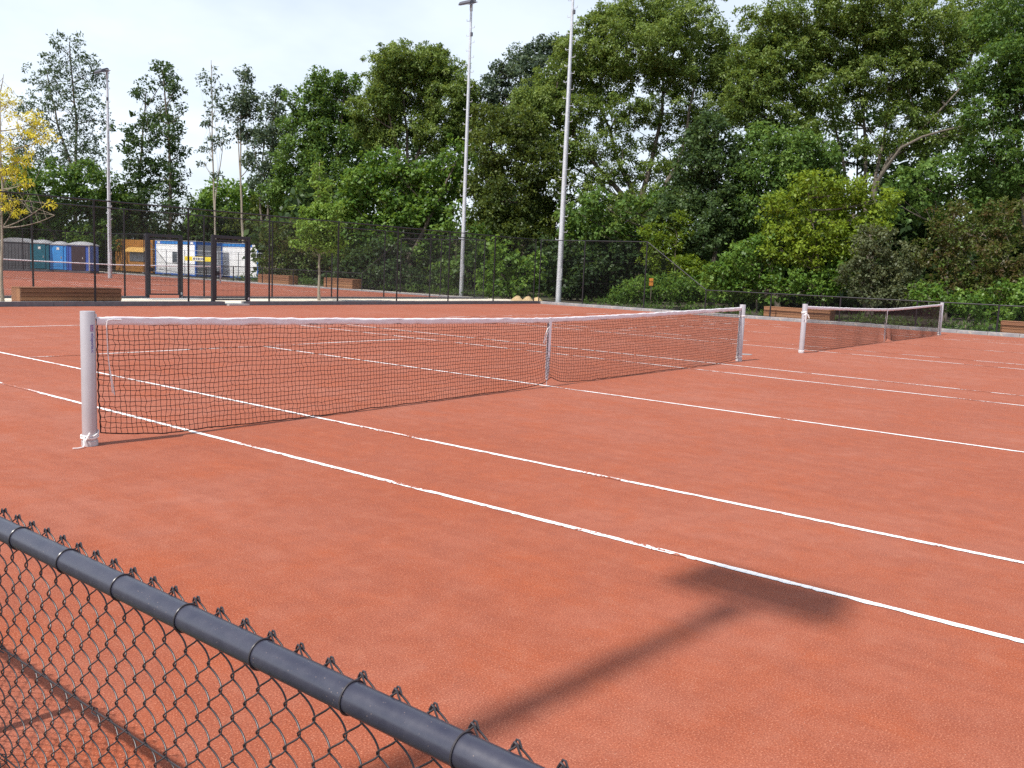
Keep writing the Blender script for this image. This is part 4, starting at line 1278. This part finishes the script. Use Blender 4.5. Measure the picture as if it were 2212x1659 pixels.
# centre
tree('dense_tree', 'dense pointed tree left of the round topped tree', 'tree', TG, 70,
     [(700, 185, 34, 30), (745, 185, 26, 22), (678, 230, 48, 38), (738, 240, 42, 38), (655, 290, 46, 46), (720, 310, 58, 48), (648, 355, 52, 50), (705, 395, 58, 55), (630, 420, 45, 50), (665, 470, 60, 50), (740, 450, 50, 50)],
     'green', 700, 19, 1.6, 0.22, 0.14, 13, 1.2, 0.38, 0.24, gap=0.2)
tree('round_topped_tree', 'round topped ash tree left of the two tall masts', 'tree', TG, 66,
     [(890, 130, 55, 32), (840, 158, 46, 38), (945, 158, 52, 42), (890, 185, 78, 48), (825, 225, 40, 46), (965, 228, 46, 52), (890, 255, 70, 42), (1000, 250, 22, 40), (802, 245, 40, 44), (808, 285, 36, 36), (1005, 205, 26, 40), (1010, 285, 34, 40), (860, 145, 60, 36), (930, 140, 50, 32), (940, 290, 50, 35), (850, 300, 40, 25, 0.6)],
     'ash', 885, 20, 1.7, 0.19, 0.095, 11, 1.2, 0.45, 0.24, droop=0.6, stems=[[(885, 420, 0), (880, 300, 0), (870, 160, 0)], [(885, 400, 0), (920, 280, 1), (950, 180, 1)], [(885, 400, 0), (850, 300, -1), (830, 200, -1)]], gap=0.18)
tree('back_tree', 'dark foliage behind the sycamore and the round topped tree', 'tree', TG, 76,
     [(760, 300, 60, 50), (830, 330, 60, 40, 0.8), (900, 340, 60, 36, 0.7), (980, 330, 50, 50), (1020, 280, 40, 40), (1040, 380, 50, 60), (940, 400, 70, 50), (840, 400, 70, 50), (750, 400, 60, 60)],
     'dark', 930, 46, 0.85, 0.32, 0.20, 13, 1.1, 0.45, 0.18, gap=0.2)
tree('sycamore', 'bright large leaved sycamore in front of the round topped tree', 'tree', TG, 58,
     [(830, 365, 52, 36), (775, 405, 42, 38), (865, 410, 58, 42), (925, 395, 40, 42), (800, 460, 58, 42), (885, 470, 58, 42), (945, 450, 36, 40), (770, 510, 40, 38), (835, 535, 58, 38), (915, 520, 42, 50), (725, 470, 30, 30), (980, 400, 35, 40), (990, 340, 30, 40)],
     'lime', 850, 21, 1.5, 0.24, 0.18, 12, 1.2, 0.35, 0.2, gap=0.30, droop=0.5)
tree('blue_green_tree', 'blue green tree with pointed tops behind the masts', 'tree', TG, 66,
     [(1112, 120, 14, 20), (1082, 155, 28, 30), (1150, 130, 36, 30), (1190, 98, 28, 24), (1215, 110, 18, 24), (1120, 180, 50, 38), (1180, 170, 40, 42), (1055, 205, 20, 36), (1090, 240, 40, 40), (1150, 240, 50, 45)],
     'blue', 1120, 22, 1.5, 0.22, 0.13, 13, 1.2, 0.5, 0.2, gap=0.22)
tree('ivy_clad_tree', 'olive green ivy clad trees filling the space between the two masts', 'tree', TG, 54,
     [(1055, 270, 45, 40), (1125, 290, 50, 46), (1080, 330, 58, 46), (1150, 365, 46, 52), (1050, 390, 46, 46), (1105, 430, 58, 52), (1155, 460, 40, 50), (1050, 480, 42, 46), (1100, 510, 55, 40), (1200, 420, 40, 60), (1210, 500, 40, 50)],
     'ivy', 1090, 23, 1.5, 0.17, 0.11, 11, 1.2, 0.45, 0.2, gap=0.15)
tree('green_shrub', 'bright green shrub behind the fence between the two masts', 'bush', SG, 47.5,
     [(1080, 560, 42, 34), (1112, 600, 46, 36), (1150, 585, 28, 32), (1062, 610, 30, 28), (1095, 630, 50, 20)],
     'lime', 1100, 24, 1.1, 0.21, 0.17, 13, 1.2, 0.45, 0.05, gap=0.22)
tree('green_shrub', 'leafy green shrub just left of the left mast', 'bush', SG, 52,
     [(985, 470, 28, 26), (1025, 530, 34, 40), (980, 520, 30, 40), (1015, 580, 40, 34), (965, 590, 34, 30)],
     'green', 1000, 25, 0.8, 0.24, 0.17, 13, 1.2, 0.55, 0.06, gap=0.28)
# right: the big ash trees
tree('big_ash', 'biggest ash with sky showing between its spreading limbs', 'tree', TG, 56,
     [(1400, 30, 88, 36), (1330, 62, 68, 42), (1480, 55, 78, 46), (1262, 112, 58, 48), (1545, 105, 46, 46), (1390, 110, 108, 50), (1205, 170, 48, 46), (1300, 178, 78, 46), (1460, 165, 78, 42), (1560, 175, 46, 42),
      (1130, 230, 34, 36), (1175, 235, 42, 46), (1240, 250, 46, 38), (1585, 235, 36, 40), (1330, 250, 70, 34, 0.7), (1430, 245, 76, 30, 0.65), (1520, 250, 48, 38, 0.75), (1265, 320, 44, 34, 0.7), (1345, 325, 46, 26, 0.6), (1420, 310, 36, 22, 0.5), (1500, 310, 44, 28, 0.6), (1150, 290, 46, 46), (1205, 335, 40, 46), (1385, 375, 80, 20, 0.6), (1290, 390, 40, 28, 0.7), (1450, 360, 40, 20, 0.6), (1400, 440, 90, 30, 1.0), (1300, 460, 60, 36, 1.0), (1480, 420, 40, 40, 0.9), (1385, 500, 80, 36, 1.0)],
     'ash', 1385, 26, 1.6, 0.17, 0.085, 12, 1.2, 0.50, 0.30, droop=0.65, gap=0.12, hollow=0.25, twig=6, limb=0.07,
     stems=[[(1385, 470, 0), (1390, 400, 0), (1425, 290, 0), (1432, 160, 0)], [(1385, 470, 0), (1350, 380, 1), (1322, 300, 1), (1290, 200, 1)], [(1385, 470, 0), (1440, 400, -1), (1480, 320, -1), (1500, 190, -1)], [(1385, 470, 0), (1475, 400, 1), (1520, 330, 1), (1570, 230, 1)], [(1385, 480, 0), (1330, 400, 0), (1260, 330, 0), (1200, 220, 0)]])
tree('big_ash', 'huge ash filling the upper right with pale forked limbs', 'tree', TG, 47,
     [(1650, 62, 56, 48), (1745, 40, 88, 48), (1860, 15, 90, 48), (1700, 128, 88, 56), (1830, 108, 98, 56), (1950, 55, 90, 58), (1640, 168, 56, 50), (1770, 195, 78, 36), (1915, 165, 90, 54), (2040, 95, 80, 58), (2120, 50, 78, 58), (2030, 195, 78, 46),
      (1605, 130, 34, 40), (1600, 215, 40, 46), (1990, 300, 60, 36, 0.7), (1900, 320, 50, 30, 0.5), (1655, 250, 56, 44), (1725, 285, 46, 32, 0.6), (1820, 250, 60, 26, 0.45), (1960, 250, 60, 30, 0.6), (2080, 280, 46, 36, 0.7)],
     'ash', 1885, 27, 1.6, 0.15, 0.075, 13, 1.2, 0.42, 0.19, tmat=bark_mid, droop=0.6, gap=0.10, hollow=0.3, twig=6, limb=0.06,
     stems=[[(1885, 400, 0), (1895, 360, 0), (1990, 280, -1), (2075, 190, -1)], [(1885, 380, 0), (1915, 290, 0), (1930, 160, 0)], [(1872, 420, 1), (1870, 300, 1), (1850, 120, 1)], [(1840, 440, 2), (1815, 330, 2), (1790, 200, 2)], [(1825, 440, 2), (1770, 300, 2), (1730, 160, 2)], [(1885, 400, 0), (1960, 300, -2), (2090, 270, -2)]])
tree('leafy_tree', 'sunlit leafy tree standing before the left half of the huge ash', 'tree', TG, 44,
     [(1690, 330, 56, 40), (1755, 345, 56, 40), (1640, 385, 46, 46), (1715, 395, 60, 40), (1780, 390, 40, 36), (1650, 300, 40, 36), (1640, 450, 46, 40)],
     'green', 1690, 44, 1.4, 0.17, 0.1, 13, 1.2, 0.50, 0.14, gap=0.24, droop=0.5)
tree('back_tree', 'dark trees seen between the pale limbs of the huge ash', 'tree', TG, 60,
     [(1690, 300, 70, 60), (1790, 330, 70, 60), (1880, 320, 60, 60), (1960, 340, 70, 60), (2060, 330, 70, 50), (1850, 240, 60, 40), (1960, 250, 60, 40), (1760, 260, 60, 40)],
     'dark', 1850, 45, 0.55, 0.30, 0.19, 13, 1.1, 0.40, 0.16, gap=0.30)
tree('edge_tree', 'dark tree cut by the right edge of the picture', 'tree', TG, 41,
     [(2185, 45, 70, 66), (2155, 150, 66, 56), (2205, 230, 60, 60), (2125, 245, 48, 38, 0.7), (2195, 330, 50, 44), (2250, 130, 70, 80), (2230, 380, 50, 40), (2120, 320, 40, 30, 0.6)],
     'green', 2240, 28, 1.6, 0.15, 0.08, 13, 1.2, 0.30, 0.2, gap=0.18, droop=0.55)
tree('grey_green_tree', 'dark grey green tree below the gap between the two big ashes', 'tree', TG, 45,
     [(1530, 290, 46, 40), (1500, 350, 48, 46), (1560, 370, 48, 50), (1490, 425, 56, 46), (1560, 455, 54, 48), (1515, 510, 58, 44), (1445, 470, 36, 36), (1600, 420, 40, 56), (1600, 335, 48, 46), (1575, 520, 50, 40), (1470, 560, 40, 30)],
     'dark', 1540, 29, 1.5, 0.16, 0.1, 11, 1.2, 0.62, 0.16, gap=0.2)
tree('small_tree', 'fresh green leaning tree in front of the gap under the big ash', 'tree', TG, 50,
     [(1300, 440, 40, 30, 0.8), (1250, 460, 40, 40, 0.9), (1360, 450, 40, 26, 0.8), (1290, 500, 50, 30, 0.7), (1380, 500, 44, 30, 0.8), (1240, 520, 40, 36, .7), (1430, 430, 36, 20, .8)],
     'green', 1310, 30, 1.0, 0.24, 0.17, 10, 1.2, 0.5, 0.1, gap=0.34, droop=0.45)
tree('lime_bush', 'bright lime green bush beside the slope of the side fence', 'bush', SG, 44,
     [(1420, 510, 36, 34), (1462, 500, 32, 36), (1440, 555, 44, 40), (1480, 590, 40, 34), (1515, 610, 40, 30)],
     'yellowgreen', 1450, 31, 0.85, 0.15, 0.08, 9, 1.2, 0.25, 0.04, gap=0.12)
tree('yellow_green_tree', 'yellow green layered small tree in front of the huge ash', 'tree', TG, 39,
     [(1745, 400, 50, 24), (1825, 412, 56, 24), (1700, 438, 52, 26), (1800, 452, 66, 26), (1890, 430, 46, 22), (1690, 490, 48, 28), (1760, 502, 66, 26), (1685, 540, 48, 30), (1745, 552, 48, 28), (1855, 480, 38, 24), (1910, 455, 26, 14), (1880, 500, 40, 28), (1830, 530, 44, 30)],
     'yellowgreen', 1790, 32, 1.1, 0.17, 0.10, 11, 1.1, 0.62, 0.08, gap=0.22, droop=0.3, zmin=0.3)
tree('dark_bush', 'dark green tree behind the brownish bush at the right', 'tree', TG, 43,
     [(1985, 395, 58, 38), (2060, 372, 66, 36), (2140, 385, 58, 42), (2205, 410, 48, 46), (1940, 440, 38, 36), (2020, 440, 60, 40), (2100, 450, 60, 40), (2190, 470, 50, 40)],
     'green', 2050, 33, 0.85, 0.18, 0.13, 13, 1.2, 0.55, 0.1, gap=0.18)
tree('brown_bush', 'tall bush with reddish brown leaves and bare pale twigs at the right', 'bush', SG, 36,
     [(2050, 480, 46, 40), (2110, 495, 58, 48), (2170, 480, 48, 48), (2020, 540, 46, 38), (2090, 560, 66, 42), (2180, 560, 48, 46), (2060, 610, 56, 38), (2150, 625, 58, 38), (2220, 600, 40, 60)],
     'brown', 2095, 34, 0.62, 0.13, 0.07, 9, 1.2, 0.45, 0.045, tmat=bark_pale, gap=0.2, twig=10, limb=0.022)
tree('grey_bush', 'grey green bush between the yellow green tree and the brownish bush', 'bush', SG, 37,
     [(1880, 560, 42, 36), (1850, 600, 46, 36), (1920, 605, 38, 38), (1890, 520, 36, 28), (1960, 570, 36, 40), (1900, 640, 60, 24), (1960, 640, 50, 24)],
     'grey', 1890, 35, 1.0, 0.13, 0.08, 9, 1.2, 0.5, 0.05, gap=0.2)
tree('green_bush', 'mid green bush behind the planter and the second net', 'bush', SG, 39,
     [(1600, 560, 38, 38), (1650, 580, 38, 38), (1700, 615, 48, 30), (1600, 615, 48, 34), (1560, 600, 38, 38), (1650, 535, 34, 26), (1760, 620, 50, 34), (1660, 635, 40, 20), (1800, 600, 46, 38)],
     'lime', 1640, 36, 0.95, 0.16, 0.11, 13, 1.2, 0.40, 0.05, gap=0.26)
tree('green_bush', 'leafy bush at the right end behind the low fence', 'bush', SG, 34.5,
     [(2010, 640, 46, 26), (2090, 655, 56, 26), (2170, 640, 46, 36), (2140, 690, 60, 18), (2215, 660, 40, 40)],
     'lime', 2110, 37, 0.9, 0.14, 0.10, 13, 1.2, 0.4, 0.04, gap=0.24)
tree('nettle_patch', 'low fresh green nettles behind the kerb below the sloping fence', 'bush', SG, 43.2,
     [(1345, 640, 28, 15), (1380, 628, 34, 24), (1420, 625, 40, 28), (1470, 625, 44, 30), (1330, 652, 16, 8), (1510, 640, 30, 20)],
     'lime', 1400, 38, 1.1, 0.17, 0.06, 8, 1.2, 0.35, 0.02, droop=0.1, gap=0.1, zmin=0.05)
tree('dark_bush', 'dark shaded bushes behind the fence below the sycamore', 'bush', SG, 56,
     [(780, 590, 48, 34), (860, 600, 56, 34), (945, 590, 46, 38), (735, 600, 40, 38), (820, 560, 60, 30), (900, 620, 60, 20)],
     'dark', 850, 39, 1.1, 0.24, 0.16, 13, 1.2, 0.5, 0.08, gap=0.1)
tree('mixed_bush', 'mixed green and brownish bush left of the young tree', 'bush', SG, 63,
     [(612, 520, 44, 40), (645, 565, 40, 38), (720, 560, 38, 38), (600, 580, 40, 34), (690, 595, 46, 28)],
     'brown', 640, 40, 0.75, 0.22, 0.13, 13, 1.2, 0.62, 0.06, gap=0.2)
tree('dark_bush', 'deep shaded bushes between the thick mast and the high fence corner', 'bush', SG, 50,
     [(1200, 560, 40, 46), (1260, 580, 50, 40), (1320, 570, 48, 44), (1380, 560, 40, 46), (1240, 620, 50, 26), (1320, 620, 40, 24)],
     'dark', 1280, 41, 1.2, 0.22, 0.15, 13, 1.2, 0.35, 0.08, gap=0.2)
# young trees planted in the path
tree('young_tree', 'young pale green tree with straight trunk on the sand path', 'tree', 'young trees planted in the sand path', 35.2,
     [(690, 375, 12, 24), (690, 415, 24, 26), (676, 455, 30, 24), (704, 460, 32, 24), (688, 495, 44, 24), (665, 528, 30, 14), (712, 525, 30, 18), (690, 550, 18, 10, .6)],
     'lime', 690, 42, 1.3, 0.13, 0.085, 7, 1.2, 0.9, 0.055, tmat=bark_pale, stems=[[(691, 560, 0), (690, 450, 0), (690, 350, 0)]], droop=0.25, gap=0.24, hollow=0.1, limb=0.02, zmin=1.9)
tree('yellow_tree', 'golden yellow leaved young tree at the left edge', 'tree', 'young trees planted in the sand path', 24.6,
     [(20, 215, 30, 18), (-30, 240, 40, 40), (40, 285, 52, 28), (-10, 320, 50, 40), (75, 262, 40, 20), (95, 298, 26, 14), (15, 370, 34, 26), (55, 395, 24, 10), (-20, 420, 40, 30), (100, 440, 20, 8), (118, 465, 12, 14), (30, 450, 30, 20), (8, 160, 10, 16), (50, 340, 30, 18)],
     'yellow', 4, 43, 0.36, 0.09, 0.030, 9, 0.8, 0.5, 0.05, tmat=bark_pale, stems=[[(4, 560, 0), (3, 400, 0), (0, 200, 0)]], droop=0.55, gap=0.36, hollow=0.0, limb=0.014, zmin=2.4)

# dark wood behind: one mass nobody could count
rg = np.random.default_rng(77)
C = []
for (pa, pb, da, db, h, n) in ((560, 1250, 66, 82, 7.5, 2600), (1200, 1640, 58, 80, 4.6, 1700), (1560, 2300, 48, 70, 8.5, 2600), (-80, 620, 88, 110, 7.0, 2300)):
    px = rg.uniform(pa, pb, n); dp = rg.uniform(da, db, n)
    g = np.stack([P2(a, 600, b) for a, b in zip(px, dp)])
    g[:, 2] = h * rg.uniform(0, 1, n) ** 0.8 * (0.75 + 0.25 * np.sin(px * 0.03))
    C.append(g)
C = np.concatenate(C)
V, F, T = leaf_mesh(C, np.full(len(C), 0.95), 14, rg, 0.55, 0.36, 0.3)
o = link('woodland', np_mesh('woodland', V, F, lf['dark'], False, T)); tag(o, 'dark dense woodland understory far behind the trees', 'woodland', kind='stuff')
# weeds and grass at the edges of the courts
n = 420
ya = rg.uniform(-10, 17.0, n)
C = np.stack([FX + 0.45 + np.abs(rg.normal(0, 1.2, n)) + 0.5 * (np.sin(ya * 1.9) > -0.2), ya, rg.uniform(0.0, 0.25, n)], -1)
C = C[~((C[:, 0] < 26.6) & (((C[:, 1] > 4.3) & (C[:, 1] < 8.0)) | ((C[:, 1] > -4.5) & (C[:, 1] < -0.9))))]
C2 = np.stack([FX + 2.6 + np.abs(rg.normal(0, 1.5, 500)), rg.uniform(22, 48, 500), rg.uniform(0.0, 0.3, 500)], -1)
C = np.concatenate([C, C2])
V, F, T = leaf_mesh(C, np.full(len(C), 0.14), 9, rg, 0.20, 0.045, 0.4, droop=-0.7)
V[:, 2] = np.maximum(V[:, 2], 0.0)
o = link('weeds', np_mesh('weeds', V, F, lf['green'], False, T)); tag(o, 'low weeds and grass behind the kerbs', 'weeds', kind='stuff')
